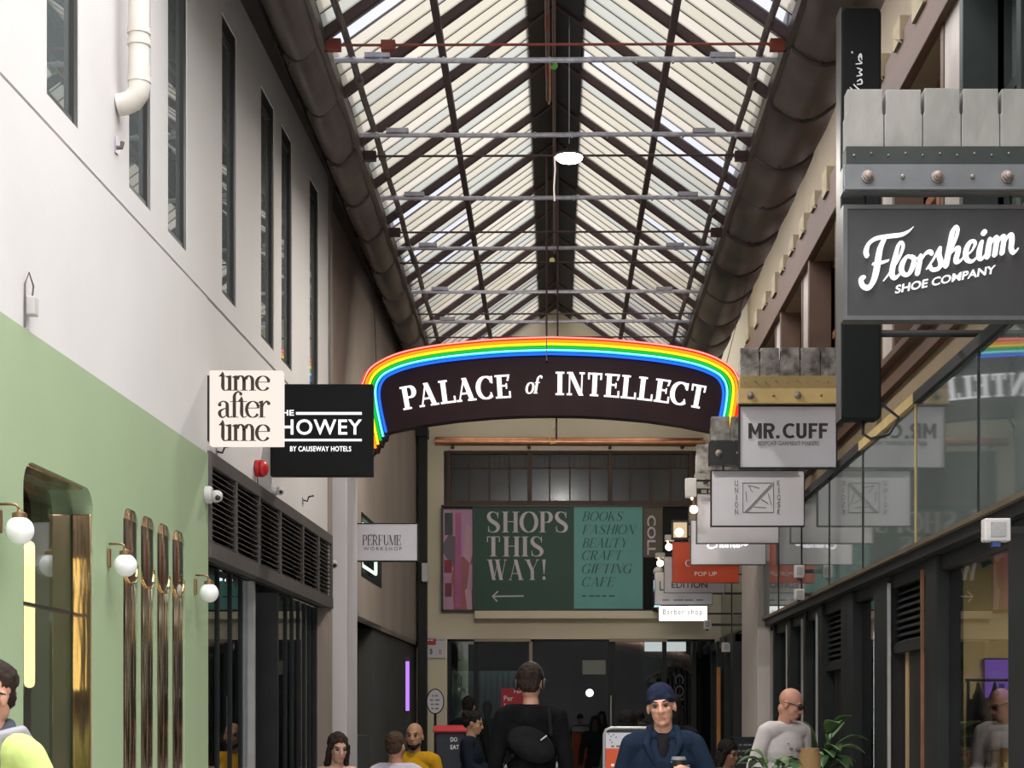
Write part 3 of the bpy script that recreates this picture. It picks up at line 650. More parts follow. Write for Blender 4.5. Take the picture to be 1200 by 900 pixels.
struct(MB(RW).box(19.62, 21.2, -.3, .07, 0, 3.9).build('column_right', pm('warm white column',(.50,.45,.42),(.45,.41,.38),2,.7), bevel=.01))
tag(MB(RW).box(23.0,23.05,.15,.20,.3,2.2).build('timber_strip', pm('orange timber',(.42,.17,.04),(.34,.13,.03),4,.5), loc=(XR(23),23,.3)), 'upright orange timber strip in the farthest right shopfront', 'trim')
# rooms behind the right shop glass
mb = MB(); mb.box(2.7, 5.6, 12.6, 12.7, 0, 3.0); mb.box(2.68, 5.6, 14.15, 14.25, 0, 3.0); mb.box(5.5,5.6,6,14.2,0,3.0); mb.box(2.62,5.6,6,14.2,2.75,2.85); mb.box(2.7,5.6,6,6.1,0,3)
struct(mb.build('wall_right_shop', M['interior']))
struct(MB().box(2.74, 2.90, 12.3, 12.58, 0, 2.75).build('column_shop', M['interiorwhite']))
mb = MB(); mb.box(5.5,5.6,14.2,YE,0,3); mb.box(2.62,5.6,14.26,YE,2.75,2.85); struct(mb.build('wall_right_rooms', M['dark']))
# roof
HR, PITCH, WE = CZ+5.89, .72, 1.6
def rz(l): return HR-PITCH*abs(l)
rafY = [11.85+1.1*k for k in range(-2,12)]
roof = sthing('roof', 'pitched glazed arcade roof on purple brown rafters', 'roof', (0, 17, HR))
for sgn in (-1,1):
    for y in rafY:
        mb = MB(); l0, l1 = 0, sgn*(WE+.25)
        mb.add([(l0,y-.026,rz(l0)+.005),(l1,y-.026,rz(l1)+.005),(l1,y+.026,rz(l1)+.005),(l0,y+.026,rz(l0)+.005),(l0,y-.026,rz(l0)+.075),(l1,y-.03,rz(l1)+.075),(l1,y+.03,rz(l1)+.075),(l0,y+.03,rz(l0)+.075)],
            [(0,3,2,1),(4,5,6,7),(0,1,5,4),(1,2,6,5),(2,3,7,6),(3,0,4,7)])
        mb.build('rafter', M['rafter'], roof)
    mb = MB(); g = MB(); r = random.Random(11+sgn); y = rafY[0]-.02
    while y < YE:
        for k in range(5):
            a = y+k*.22; b = a+.22
            for s0,s1 in ((.15,.9),(.9,WE+.3)):
                mi = r.choices([0,1,2,3],[5,3,2.0 if s0 > .5 else .2,3])[0]
                g.add([(sgn*s0,a,rz(s0)+.085),(sgn*s1,a,rz(s1)+.085),(sgn*s1,b,rz(s1)+.085),(sgn*s0,b,rz(s0)+.085)], [(0,1,2,3)], mi)
            l0, l1 = sgn*.1, sgn*(WE+.3)
            mb.add([(l0,a-.004,rz(l0)+.080),(l1,a-.004,rz(l1)+.080),(l1,a+.004,rz(l1)+.080),(l0,a+.004,rz(l0)+.080),(l0,a-.004,rz(l0)+.10),(l1,a-.004,rz(l1)+.10),(l1,a+.004,rz(l1)+.10),(l0,a+.004,rz(l0)+.10)],
                [(0,3,2,1),(4,5,6,7),(0,1,5,4),(1,2,6,5),(2,3,7,6),(3,0,4,7)])
        y += 1.1
    g.build('glazing', [M['pane1'],M['pane2'],M['pane3'],M['pane4']], roof); mb.build('glazing_bars', M['rafter'], roof)
    l = sgn*.88; MB().box(l-.025, l+.025, rafY[0], YE, rz(l)-.07, rz(l)-.01).build('purlin', M['rafter'], roof)
    l = sgn*WE; MB().box(min(l,l+sgn*.3), max(l,l+sgn*.3), rafY[0], YE, CZ+4.70, CZ+4.78).build('eaves_plate', M['gutter'], roof)
    MB().prism([(0,rz(0)+.06),(sgn*.22,rz(.22)+.06),(sgn*.22,rz(.22)+.03),(0,rz(0)+.03)], rafY[0], YE).build('ridge_board', M['ridge'] if sgn < 0 else M['ridgeblue'], roof)
    MB().prism([(0,rz(0)+.2),(sgn*.25,rz(.25)+.13),(sgn*.25,rz(.25)+.11),(0,rz(0)+.18)], rafY[0], YE).build('ridge_cap', M['ridge'], roof)
for y in (11.94,14.28,16.5,17.6,19.8,21.0):
    MB().tube([(-WE,y,CZ+4.74),(WE,y,CZ+4.75)], .010, 8).build('tie_rod', M['redlead' if y < 13 else 'rafter'], roof)
for y in (11.94,14.28,16.5): 
    for sgn in (-1,1): MB().box(min(sgn*1.50,sgn*1.62), max(sgn*1.50,sgn*1.62), y-.03, y+.03, CZ+4.70, CZ+4.78).build('rod_bracket', M['redlead' if y < 13 else 'rafter'], roof, bevel=.004)
MB().box(-1.22,-1.12,11.91,11.97,CZ+4.70,CZ+4.77).build('rod_coupler', M['redlead'], roof, bevel=.004)
mb = MB(); mb.box(2.3,3.2,.5,YE,7.75,7.8); mb.box(-2.7,-WE-.2,rafY[0],YE,CZ+5.0,CZ+5.06); struct(mb.build('roof_sky_blockers', M['ridge']))  # right slab added unseen to shade the tan wall; left one closes the eaves
# bulky box gutters under both eaves, made of overlapping sheet lengths
for sgn, lab in ((-1,'bulky dark sheet metal gutter along the left eaves above the white wall'),(1,'bulky dark sheet metal gutter along the right eaves beside the tan wall')):
    wo = 1.93 if sgn < 0 else 2.13
    gu = thing('box_gutter', lab, 'gutter', (sgn*1.8, 17, CZ+4.6), 'sheet metal gutters under the eaves')
    y = rafY[0]-.1; r = random.Random(5+sgn)
    while y < YE-.1:
        l = min(1.12+r.uniform(-.06,.06), YE-y); mb = MB(); n = 9; rings = []
        for q, (dy, s) in enumerate(((-.005,.90),(.0,.985),(.05,1.005),(l*.45,1.0),(l-.10,.97),(l+.01,.93))):
            ring = []; prof = [(WE+.02,5.0),(WE+.0,4.80),(WE+.03,4.72)]+[(WE+.05+(wo-WE-.05)*(k/6), 4.72-.17*math.sin(math.pi*(.12+.8*k/6))) for k in range(7)]+[(wo+.015,4.72),(wo+.03,4.85),(wo+.03,5.0)]
            jit = r.uniform(-.008,.008)
            for (pl,ph) in prof: ring.append((sgn*(1.8+(pl-1.8)*s+jit), y+dy, CZ+5.0+(ph-5.0)*s+jit))
            rings.append(ring)
        m = len(rings[0]); vs = [p for q in rings for p in q]
        fs = [(i*m+k,i*m+k+1,(i+1)*m+k+1,(i+1)*m+k) for i in range(len(rings)-1) for k in range(m-1)]+[tuple(range(m-1,-1,-1)), tuple(range((len(rings)-1)*m,len(rings)*m))]
        mb.add(vs, fs); o = mb.build('gutter_length', M['gutter'], gu, smooth='auto'); y += l

# across the street, behind the camera: the low building front that the end glazing mirrors
struct(MB().box(-22, 22, -15, -14, 0, 5.6).build('exterior_building', pm('street facade', (.05,.045,.042), (.03,.028,.027), .6, .8)))
struct(MB().box(-22, 22, -14, 6, -.3, -.2).build('exterior_street', M['granite']))
# ------------------------------------------------------------------ signs
def RD(px): return 2.44/((px-VX)/F+.0055)                # depth at which a sign ending at this pixel meets the glass line
DID = (.17,.028,.07,.03)                                   # thick, thin, serif overhang, serif height
def beam(name, lab, px0, px1, pyt, pyg, pys, pyb, D, slabm, woodm, steelm, nslab, bolts=True):
    a, b = at(px0, pyb, D), at(px1, pyt, D); zg, zs = ZZ(pyg,D), ZZ(pys,D)
    t = thing(name, lab, 'beam', (b.x, D, a.z), 'projecting beams that carry the hanging signs')
    w = (b.x-a.x)/nslab; r = random.Random(int(D*10))
    for k in range(nslab):
        x0, x1 = a.x+k*w, a.x+(k+1)*w; o = r.uniform(-.006,.004); g = .004
        mb = MB(); h = b.z+o; mid = zg+(h-zg)*.55
        mb.prism([(x0+g*.5,zg),(x1-g*.5,zg),(x1-g*.5,mid),(x1-g*2.2,mid+.01),(x1-g*2.2,h),(x0+g*2.2,h),(x0+g*2.2,mid+.01),(x0+g*.5,mid)], D-.05, D+.05)
        mb.build('board', slabm, t, bevel=.004)
    MB().box(a.x, b.x, D-.065, D+.05, zs, zg).build('timber', woodm, t, bevel=.004)
    mb = MB(); mb.box(a.x-.01, b.x, D-.075, D-.06, a.z, zs); mb.box(a.x-.01, b.x, D-.095, D-.06, a.z-.006, a.z+.008); mb.box(a.x-.01, b.x, D-.03, D+.06, a.z, zs); mb.build('steel_channel', steelm, t)
    if bolts:
        n = 3 if b.x-a.x > .9 else 2
        for k in range(n):
            x = a.x+(b.x-a.x)*([.11,.47,.83][k] if n == 3 else [.10,.57][k]); z = (a.z+zs)/2; mb = MB()
            mb.lathe([(.033,-.076),(.033,-.083),(.024,-.085),(.024,-.10),(.016,-.102),(.016,-.115),(.010,-.118)], (x,D,z), 'y', 12); mb.build('bolt', M['bolt'], t, smooth='auto')
        for k in range(2 if n == 3 else 2):
            x = a.x+(b.x-a.x)*([.29,.65][k] if n == 3 else [.33,.8][k]); mb = MB(); mb.lathe([(.011,-.076),(.011,-.085),(.005,-.090)], (x,D,(a.z+zs)/2), 'y', 10); mb.build('small_bolt', M['bolt'], t)
        mb = MB(); x = a.x+.04
        k = 0
        while x < b.x-.02: mb.lathe([(.006,-.066),(.006,-.070),(.003,-.073)], (x,D,(zg+zs)/2+(.01 if k % 2 else 0)), 'y', 8); x += .088; k += 1
        mb.build('nail_heads', M['bolt'], t)
    return t
def board(lab, px0, px1, py0, py1, D, face, frame, thick=.06, fw=.012, hang=None, tilt=0, group=None, name='hanging_sign'):
    a, b = at(px0, py1, D), at(px1, py0, D)
    t = thing(name, lab, 'sign', (b.x, D, a.z), group)
    MB().box(a.x+fw*.6, b.x-fw*.6, D, D+thick, a.z+fw*.6, b.z-fw*.6).build('face_panel', face, t)
    mb = MB(); 
    for x0,x1,z0,z1 in ((a.x,b.x,a.z,a.z+fw),(a.x,b.x,b.z-fw,b.z),(a.x,a.x+fw,a.z+fw,b.z-fw),(b.x-fw,b.x,a.z+fw,b.z-fw)): mb.box(x0,x1,D-.006,D+thick+.006,z0,z1)
    mb.build('frame', frame, t)
    if hang:
        for x in (a.x+.12, b.x-.12): MB().tube([(x,D+thick/2,b.z-.01),(x,D+thick/2,ZZ(hang,D)+.02)], .008, 8).build('hanger_rod', M['black'], t)
    return t
# shoe shop sign and the beam over it
D = 8.8
beam('sign_beam', 'grey boarded beam with big bolts above the dark script sign', 989, 1214, 108, 176, 198, 227, D, M['slab'], M['timbergreen'], M['steel'], 5)
t = board('large dark grey hanging sign with slanted white glowing script', 988, 1214, 240, 375, D, M['signgrey'], M['signframe'], .09, .022, 227)
mp = lambda x, y, w: ((980+x/5.295-VX)*D/F, CZ+(VY-(230+y/5.295))*D/F, w*.86/5.295*D/F)
ST = [
 [(187,372,30),(182,345,34),(198,300,26),(245,266,24),(330,252,26),(400,243,24),(445,222,14),(472,198,4)],
 [(290,278,30),(268,330,36),(255,400,40),(244,470,40),(225,535,36),(195,572,32),(160,560,28),(150,520,30),(168,508,26)],
 [(225,425,14),(270,418,18),(318,404,10)],
 [(292,526,8),(335,470,14),(380,400,16),(408,330,18),(404,296,14),(382,305,20),(362,380,30),(345,450,34),(342,495,30),(362,512,22),(392,486,14),(410,455,8)],
 [(468,388,16),(440,378,20),(412,410,32),(400,460,32),(422,492,22),(452,480,28),(474,430,32),(478,390,24),(462,380,18)],
 [(478,400,10),(505,385,12),(520,368,16),(516,400,30),(506,450,34),(500,482,32)],
 [(522,404,12),(548,362,18),(575,350,24),(590,362,20)],
 [(560,452,12),(596,400,14),(630,338,16),(640,324,18),(634,370,30),(646,420,32),(630,452,26),(594,460,22),(576,438,22)],
 [(650,440,12),(694,366,14),(736,270,18),(748,215,18),(735,196,16),(716,225,26),(702,300,32),(688,370,34),(676,436,32)],
 [(690,380,12),(722,340,18),(750,326,26),(752,345,30),(740,390,32),(742,412,26),(768,404,16),(792,370,8)],
 [(792,378,10),(835,345,12),(858,300,18),(845,282,20),(818,300,30),(800,350,34),(806,395,30),(838,408,20),(870,380,12),(890,345,8)],
 [(896,290,22),(884,340,32),(882,385,28),(902,392,18),(930,350,8)], [(911,232,36),(912,230,36)],
 [(948,270,24),(940,320,32),(932,380,32)], [(944,320,10),(972,270,18),(990,262,26),(988,300,30),(978,368,30)],
 [(990,312,10),(1016,262,18),(1036,254,26),(1034,290,30),(1024,356,30)],
 [(1036,302,10),(1058,256,18),(1080,246,26),(1084,280,30),(1080,330,28),(1096,356,20),(1122,330,8)]]
strokes('script_lettering', ST, mp, D-.003, M['glow'], t, .02)
def slanted(name, s, x0, x1, y0, y1, sl, D, mat, par, bold, mpx):
    vf = fit(text_poly(s, bold, .12), 0, 1, 0, 1)
    v = [((980+(x0+x*(x1-x0))/5.295-VX)*D/F, CZ+(VY-(230+(y1+sl*x*(x1-x0)-z*(y1-y0))/5.295))*D/F) for x, z in vf[0]]
    return letters(name, (v, vf[1]), D-.003, mat, par, .006)
slanted('block_lettering', 'SHOE COMPANY', 364, 988, 556, 606, -.205, D, M['glow'], t, .012, mp)
# tall blade sign
D = 10.4; a, b = at(986,491,D), at(1033,9,D)
t = thing('blade_sign', 'tall black vertical blade sign behind the dark grey script sign', 'sign', (b.x, D, a.z))
mb = MB(); r = .035; mb.prism([(a.x+r-r*math.cos(k*math.pi/16) if q == 0 else b.x-r+r*math.sin(k*math.pi/16), 0) for q in (0,) for k in (0,)] if 0 else
  [(a.x,a.z+.02),(a.x+.02,a.z),(b.x-.02,a.z),(b.x,a.z+.02),(b.x,b.z-.02),(b.x-.02,b.z),(a.x+.02,b.z),(a.x,b.z-.02)], D, D+.14); mb.build('panel', M['signblack'], t, bevel=.012)
MB().box(a.x-.008,a.x,D-.005,D+.145,a.z,b.z).build('edge_trim', M['signframe'], t)
mpb = lambda x, y, w: ((980+x/3.75-VX)*D/F, CZ+(VY-y/3.75)*D/F, w/3.75*D/F)
strokes('script_lettering', [[(60,385,3),(80,405,4),(95,425,5)],[(58,410,3),(85,400,5),(120,415,4)],[(76,372,4),(100,395,5),(122,410,4)],[(92,358,4),(108,350,5),(112,368,5),(92,372,4)],
  [(90,335,4),(112,330,5),(100,318,4),(112,308,5),(92,300,4)],[(86,282,4),(112,278,5),(98,262,4),(108,246,5),(112,262,4)],[(68,230,6),(71,233,6)],[(96,252,4),(106,238,5),(112,250,4)]], mpb, D-.001, M['textwhite'], t, .004)
for z in (ZZ(388,D), ZZ(150,D)):
    MB().tube([(b.x-.01,D+.07,z),(2.80,D+.07,z)], .022, 10).build('bracket_arm', M['black'], t)
MB().tube([(b.x-.1,D+.07,a.z),(b.x-.1,D+.07,a.z-.08),(b.x-.05,D+.07,a.z-.11),(b.x+.06,D+.07,a.z-.08),(b.x+.12,D+.07,a.z+.02),(b.x+.02,D+.07,a.z+.10),(b.x-.01,D+.07,a.z+.10)], .010, 8).build('cable', M['black'], t, smooth=True)
# tailor sign
D = 14.4
beam('sign_beam', 'ochre steel beam with bolts under lichen stained boards', 866, 984, 409, 442, 457, 474, D, M['slabdirty'], M['ochredark'], M['yellow'], 5)
t = board('white hanging sign with bold dark capitals under the ochre beam', 866, 981, 475, 549, D, M['signwhite'], M['charcoal'], .06, .011)
_a, _b = at(877,514,D), at(970,496,D); letters('main_lettering', fit(mono('MR. CUFF'), _a.x, _b.x, _a.z, _b.z), D, M['textdark'], t)
sans('small_lettering', 'BESPOKE GARMENT MAKERS', 888, 960, 517, 522, D, M['textgrey'], t)
# kiosk sign
D = RD(943)
beam('sign_beam', 'stained boards over a black beam above the crossed square sign', 832, 926, 489, 517, 519, 546, D, M['slabdirty'], M['timbergreen'], M['black'], 4, True)
t = board('white hanging sign with a crossed square between two upright words', 833, 943, 551, 617, D, M['signwhite'], M['charcoal'], .06, .009, 546)
def vert(name, s, px, py0, py1, hw, D, mat, par):
    V = []; Fc = []; n = len(s); st = (py1-py0)/n
    for k, ch in enumerate(s):
        p, q = at(px-hw*(0.25 if ch == 'I' else 1), py0+st*(k+.78), D), at(px+hw*(0.25 if ch == 'I' else 1), py0+st*k, D); v, f = fit(text_poly(ch), p.x, q.x, p.z, q.z)
        o = len(V); V += v; Fc += [tuple(i+o for i in g) for g in f]
    return letters(name, (V, Fc), D, mat, par)
vert('left_word', 'UNION', 863, 563, 605, 1.9, D, M['textgrey'], t); vert('right_word', 'KIOSK', 912.5, 563, 605, 1.9, D, M['textgrey'], t)
p = Pen()
def q2(px, py): v = at(px, py, D); return (v.x, v.z)
def ln(x0,y0,x1,y1,w=.7): a, b = q2(x0,y0), q2(x1,y1); ww = w*D/F; p.path([(*a,ww),(*b,ww)])
for e in ((870.5,566,906.5,566),(906.5,566,906.5,600.5),(906.5,600.5,870.5,600.5),(870.5,600.5,870.5,566),(873,600,904,567),(875,601,906,568),(877,569,882,577),(877,569,890,572),(874,576,875,588),(892,585,900,590),(883,594,898,595),(900,578,904,592)): ln(*e)
letters('emblem', (p.v, p.f), D, M['textgrey'], t)
# further hanging signs
D = RD(913)
beam('sign_beam', 'pale stained boards and beam above the blank white sign', 815, 912, 522, 551, 556, 573, D, M['slabdirty'], M['slabdirty'], M['slab'], 4, True)
t = board('blank pale hanging sign just behind and below the crossed square sign', 816, 913, 578, 637, D, M['signwhite'], M['signframe'], .06, .008, 573)
D = RD(898)
t = board('pale grey hanging sign with white script half hidden behind the blank sign', 809, 898, 609, 662, D, M['signwhite'], M['signframe'], .06, .008, 580)
mpc = lambda x, y, w: ((740+x/4.5-VX)*D/F, CZ+(VY-(540+y/4.5))*D/F, w/4.5*D/F)
strokes('script_lettering', [[(440,425,4),(415,432,7),(402,450,8),(420,462,8),(448,452,5)],[(452,415,6),(448,455,7)],[(452,442,4),(466,432,6),(468,456,6)],[(488,436,5),(476,446,7),(484,457,6),(496,440,5),(498,457,6)],[(508,434,6),(508,456,6)],[(510,440,4),(522,434,6),(524,456,6)],
  [(548,436,5),(536,446,7),(544,457,6),(556,440,5),(558,457,6)],[(572,415,6),(568,455,7)],[(580,450,5),(590,436,6),(600,446,6),(612,440,8)]], mpc, D, M['glow'], t, .008)
D = 21.6
t = board('orange red hanging sign with the words POP UP', 788, 866, 635, 683, D, pm('orange red sign face',(.62,.075,.02),(.56,.065,.018),3,.4), pm('red sign edge',(.35,.04,.015),None,3,.5), .06, .006, 622)
serif('shop_word', 'C', (.16,.04,.05,.035), 803, 809, 656, 664, D, M['textwhite'], t)
sans('small_lettering', 'POP UP', 814, 840, 670, 675, D, M['textwhite'], t)
MB().tube([(at(866,660,D).x-.01,D+.03,ZZ(640,D)),(XR(D,.012),D+.03,ZZ(640,D))], .012, 8).build('bracket_arm', M['black'], t)
D = 22.6
t = board('lilac white hanging sign with dark letters below the orange red sign', 778, 850, 652, 695, D, M['signwhite'], M['signframe'], .05, .006, 648)
sans('main_lettering', 'EDITION', 787, 829, 682, 689, D, M['textdark'], t, .01)
MB().tube([(at(850,690,D).x-.01,D+.03,ZZ(656,D)),(XR(D,.012),D+.03,ZZ(656,D))], .012, 8).build('bracket_arm', M['black'], t)
D = 23.2
t = board('white hanging sign with a dark L above the lit barber sign', 767, 835, 670, 709, D, M['signwhite'], M['signframe'], .05, .006, 664)
sans('main_lettering', 'L', 773, 777.5, 681, 692, D, M['textdark'], t, .0); line_marks('small_lettering', 776, 829, 702.5, 703.8, D, M['textgrey'], t, 4)
MB().tube([(at(835,690,D).x-.01,D+.03,ZZ(673,D)),(XR(D,.012),D+.03,ZZ(673,D))], .012, 8).build('bracket_arm', M['black'], t)
D = 22.9
t = board('small brightly lit white barber sign, lowest of the right hanging signs', 772, 829, 710, 728, D, M['glowwhite'], M['plastic'], .06, .004, None, name='lit_sign')
sans('lettering', 'Barber shop', 777, 823, 714, 722, D, M['textgrey'], t, .0, 0, 1.25)
MB().tube([(at(829,719,D).x-.01,D+.03,ZZ(719,D)),(XR(D,.012),D+.03,ZZ(719,D))], .012, 8).build('bracket_arm', M['black'], t)
# barber pole
D = 23.9; c = at(771.5,716,D)
t = thing('barber_pole', 'dark lit barber pole with blue white stripes and a white globe', 'barber pole', tuple(c))
h = ZZ(676,D)-c.z
MB().box(c.x-.08,c.x+.08,D+.09,D+.14,c.z,c.z+h).build('back_plate', M['signblack'], t)
mb = MB(); mb.lathe([(.03,-.02),(.085,0),(.085,.04),(.07,.05)], c, n=20); mb.lathe([(.07,h-.05),(.085,h-.04),(.085,h),(.03,h+.02)], c, n=20); mb.build('end_caps', M['black'], t, smooth='auto')
mb = MB(); n = 32; H0, H1 = .05, h-.05
for i in range(24):
    for k in range(n):
        za, zb = H0+(H1-H0)*i/24, H0+(H1-H0)*(i+1)/24; tw = .9
        def pt(k, z): a = 2*math.pi*k/n+z*7*tw; return (c.x+.066*math.cos(a), D+.066*math.sin(a), c.z+z)
        mb.add([pt(k,za),pt(k+1,za),pt(k+1,zb),pt(k,zb)], [(0,1,2,3)], (k//8) % 2)
mb.build('striped_cylinder', [em('pale blue lit stripe',(.55,.85,1),1.1), pm('navy stripe',(.01,.015,.05),None,3,.3)], t, smooth=True)
MB().ball((c.x,D,c.z+h+.07), .075, 20).build('globe', M['opal'], t, smooth=True)
MB().box(c.x+.05,XR(D,0.012),D+.1,D+.13,c.z+h*.5,c.z+h*.5+.03).build('bracket_arm', M['black'], t)
# lamps between the far right signs
for lab, px, py, D, r, bx in (('lit globe bulb under a white box, nearest of the lamps between the right signs',813,597,17.6,.042,(803,816,561,583)),
    ('lit globe bulb just left of the orange red sign, below the square lantern',784,641,21.9,.046,(779,790,627,634)), ('farthest and lowest lit bulb beside the barber pole',773.5,660,23.0,.046,(768,779,648,654))):
    c = at(px,py,D); t = thing('wall_lamp', lab, 'lamp', tuple(c), 'warm lamps among the right hanging signs')
    MB().ball(c, r, 18).build('bulb', M['bulb'], t, smooth=True)
    a, b = at(bx[0],bx[3],D), at(bx[1],bx[2],D); MB().box(a.x,b.x,D-.05,D+.05,a.z,b.z).build('housing', M['plastic'], t, bevel=.006)
    MB().lathe([(.02,r*.8),(.02,a.z-c.z)], c, n=10).build('stem', M['brass'], t)
    MB().ball((c.x-.01,D,a.z-.012),.018,12).build('small_bulb', M['bulb'], t, smooth=True)
    z = b.z-.02; MB().tube([(b.x-.01,D,z),(XR(D,.012),D,z)], .012, 8).build('bracket_arm', M['black'], t)
D = 20.3; a, b = at(788,631,D), at(806,611,D); c = at(796,624,D)
t = thing('wall_lamp', 'square cream lantern with a lit bulb above the orange red sign', 'lamp', tuple(c), 'warm lamps among the right hanging signs')
MB().box(a.x,b.x,D+.03,D+.06,a.z,b.z).build('back_panel', em('lantern glow',(1,.72,.42),.75), t)
mb = MB()
for x0,x1,z0,z1 in ((a.x-.01,b.x+.01,a.z-.01,a.z+.01),(a.x-.01,b.x+.01,b.z-.01,b.z+.01),(a.x-.01,a.x+.01,a.z,b.z),(b.x-.01,b.x+.01,a.z,b.z)): mb.box(x0,x1,D-.02,D+.07,z0,z1)
mb.build('lantern_frame', M['black'], t); MB().ball((c.x,D,c.z), .05, 18).build('bulb', M['bulb'], t, smooth=True)
MB().tube([(b.x,D+.03,b.z-.03),(XR(D,.012),D+.03,b.z-.03)], .012, 8).build('bracket_arm', M['black'], t)
# left hanging signs
D = 10.82; a, b = at(244,521.5,D), at(331,434,D)
t = thing('lightbox_sign', 'square glowing cream lightbox sign with three lines of dark lettering', 'sign', (a.x, D, a.z))
MB().box(a.x+.008,b.x,D,D+.085,a.z,b.z).build('lit_box', M['glowpanel'], t, bevel=.003)
MB().box(a.x-.03,a.x+.008,D+.01,D+.075,a.z+.03,b.z-.03).build('wall_bracket', M['black'], t)
mb = MB()
for (w_, x0, x1, y0, y1) in (('time',256.5,317,435.5,458),('after',255.5,317,458.5,490),('time',256.5,317,492,517)):
    serif('lettering', w_.replace('i','i'), DID, x0, x1, y0, y1, D, M['textbrown'], t, gap=-.06, low=(.19,.045))
D = 12.9; a, b = at(317,558,D), at(437,450,D)
t = thing('hanging_sign', 'square black hanging sign with white capitals between two white rules', 'sign', (a.x, D, a.z))
MB().box(a.x,b.x,D,D+.08,a.z,b.z).build('panel', M['signblack'], t, bevel=.006)
MB().box(a.x-.03,a.x+.01,D+.02,D+.06,a.z+.05,b.z-.05).build('wall_bracket', M['black'], t)
sans('top_word', 'THE', 322, 344.5, 480.5, 487, D, M['glow'], t, .012)
sans('main_word', 'HOWEY', 329, 424, 491.5, 509.5, D, M['glow'], t, .012, 0, 1.1)
sans('bottom_words', 'BY CAUSEWAY HOTELS', 340, 411.5, 523, 529, D, M['glow'], t, .012, 0, 1.1)
p = Pen(); ya = at(347,483,D); yb = at(424,486,D); p.R(ya.x, yb.z, yb.x, ya.z); ya = at(326,514.5,D); yb = at(424,517,D); p.R(ya.x, yb.z, yb.x, ya.z); letters('rules', (p.v,p.f), D, M['glow'], t)
D = 17.3
t = board('pale lilac hanging sign with thin serif lettering by the left column', 417, 490, 613, 658, D, M['signwhite'], M['charcoal'], .06, .010)
MB().box(at(417,620,D).x-.03,at(417,620,D).x+.004,D+.01,D+.05,ZZ(650,D),ZZ(620,D)).build('wall_bracket', M['black'], t)
serif('main_word', 'PERFUME', (.12,.035,.05,.03), 425, 470, 627, 639, D, M['textdark'], t); sans('top_word', 'THE', 433, 440, 626, 628.5, D, M['textgrey'], t); sans('bottom_word', 'WORKSHOP', 426, 471, 641, 645, D, M['textgrey'], t, 0, 0, 1.4)
# ------------------------------------------------------------------ rainbow arch sign
D = 17.0; U = D/F
t = thing('neon_arch_sign', 'wide arched dark sign edged with rainbow neon tubes', 'sign', tuple(at(646,440,D)))
def X(px): return (px-VX)*U
def Zp(py): return CZ+(VY-py)*U
def top(dx, o):                                            # outline offset inwards by o pixels, dx from the sign's middle
    return None
OUT = [(0,396),(59,398.2),(113,403),(146,407.5),(174,413.5),(196,422),(213,434),(221,451),(217.5,485),(209,531)]
INN = [(0,415.5),(55,417.3),(105,421.5),(136,425.5),(162,430.5),(181,436.5),(195,444.5),(201,458),(199.5,478),(193,507)]
def halfc(u, k=10): return cr([(a[0]+(b[0]-a[0])*u, a[1]+(b[1]-a[1])*u) for a, b in zip(OUT, INN)][:k], 6)
body = halfc(-.07)
low = [(191-o_, y) for o_, y in ((0,507),(4,505.5))]+[(150,498),(110,492.5),(70,489),(35,487.2),(0,486.8)]
stp = [(209,534),(206,529),(203,529),(201,522),(198,522),(196,515),(193,515)]
hp = body[:-1]+[(211,534)]+stp[1:]+low
poly = [(X(646+x),Zp(y)) for x,y in hp]+[(X(646-x),Zp(y)) for x,y in hp[::-1][1:-1]]
MB().prism(poly, D, D+.16).build('sign_box', M['palace'], t)
NE = [('red neon',(1,.02,.015),1.9),('orange neon',(1,.27,.01),1.6),('yellow neon',(1,.80,.02),1.5),('green neon',(.01,.55,.05),1.2),('cyan neon',(.02,.60,1),1.5),('blue neon',(.02,.13,1),1.6)]
offs = [2.0,6.2,10.4,14.8,19.4,24.0]; legs = [533,531,527,523,516,509]
for q_, (nm, c, s) in enumerate(NE):
    m = em(nm, c, s); P = halfc((.02,.215,.40,.59,.78,.99)[q_]); pts = [(X(646-x), D-.035, Zp(y)) for x,y in P[::-1]]+[(X(646+x), D-.035, Zp(y)) for x,y in P[1:]]
    tb = MB().tube(pts, .0135, 8).build(nm.split()[0]+'_tube', m, t, smooth=True)
hot = em('white hot red neon', (1,.45,.38), 1.5); P = halfc(.02, 8)
MB().tube([(X(646-x), D-.048, Zp(y)) for x,y in P[::-1]]+[(X(646+x), D-.048, Zp(y)) for x,y in P[1:]], .006, 6).build('bright_tube', hot, t)
hot = em('white hot cyan neon', (.35,.9,1), 2.0); P = halfc(.765)
MB().tube([(X(646-x), D-.048, Zp(y)) for x,y in P[::-1]]+[(X(646+x), D-.048, Zp(y)) for x,y in P[1:]], .0055, 6).build('bright_tube', hot, t)
# tube standoffs and the seam in the middle
MB().box(X(640),X(641.3),D-.052,D-.0,Zp(424),Zp(394)).build('seam_strip', M['black'], t)
EG = (.225,.065,.095,.07)
def arcword(name, s, x0, x1, h, yb, S, low=None, sh=0):
    R = 957.0; V, Fc = serif_line(s, S, .06 if not low else -.02, low, sh); xs = [v[0] for v in V]; ys = [v[1] for v in V]; a, b = min(xs), max(xs)
    hh = 1.0 if not low else max(ys)
    out = []
    for x, y in V:
        px = x0+(x-a)/(b-a)*(x1-x0)-646; th = math.asin(px/R); r = R+y/hh*h
        out.append((X(646+r*math.sin(th)), Zp(yb+R-r*math.cos(th))))
    return letters(name, (out, Fc), D-.002, M['glow'], t, .012)
arcword('first_word', 'PALACE', 473, 599, 27, 465, EG); arcword('second_word', 'of', 616, 636, 21, 461, EG, (.24,.07), .22); arcword('third_word', 'INTELLECT', 651, 823, 27, 463, EG)
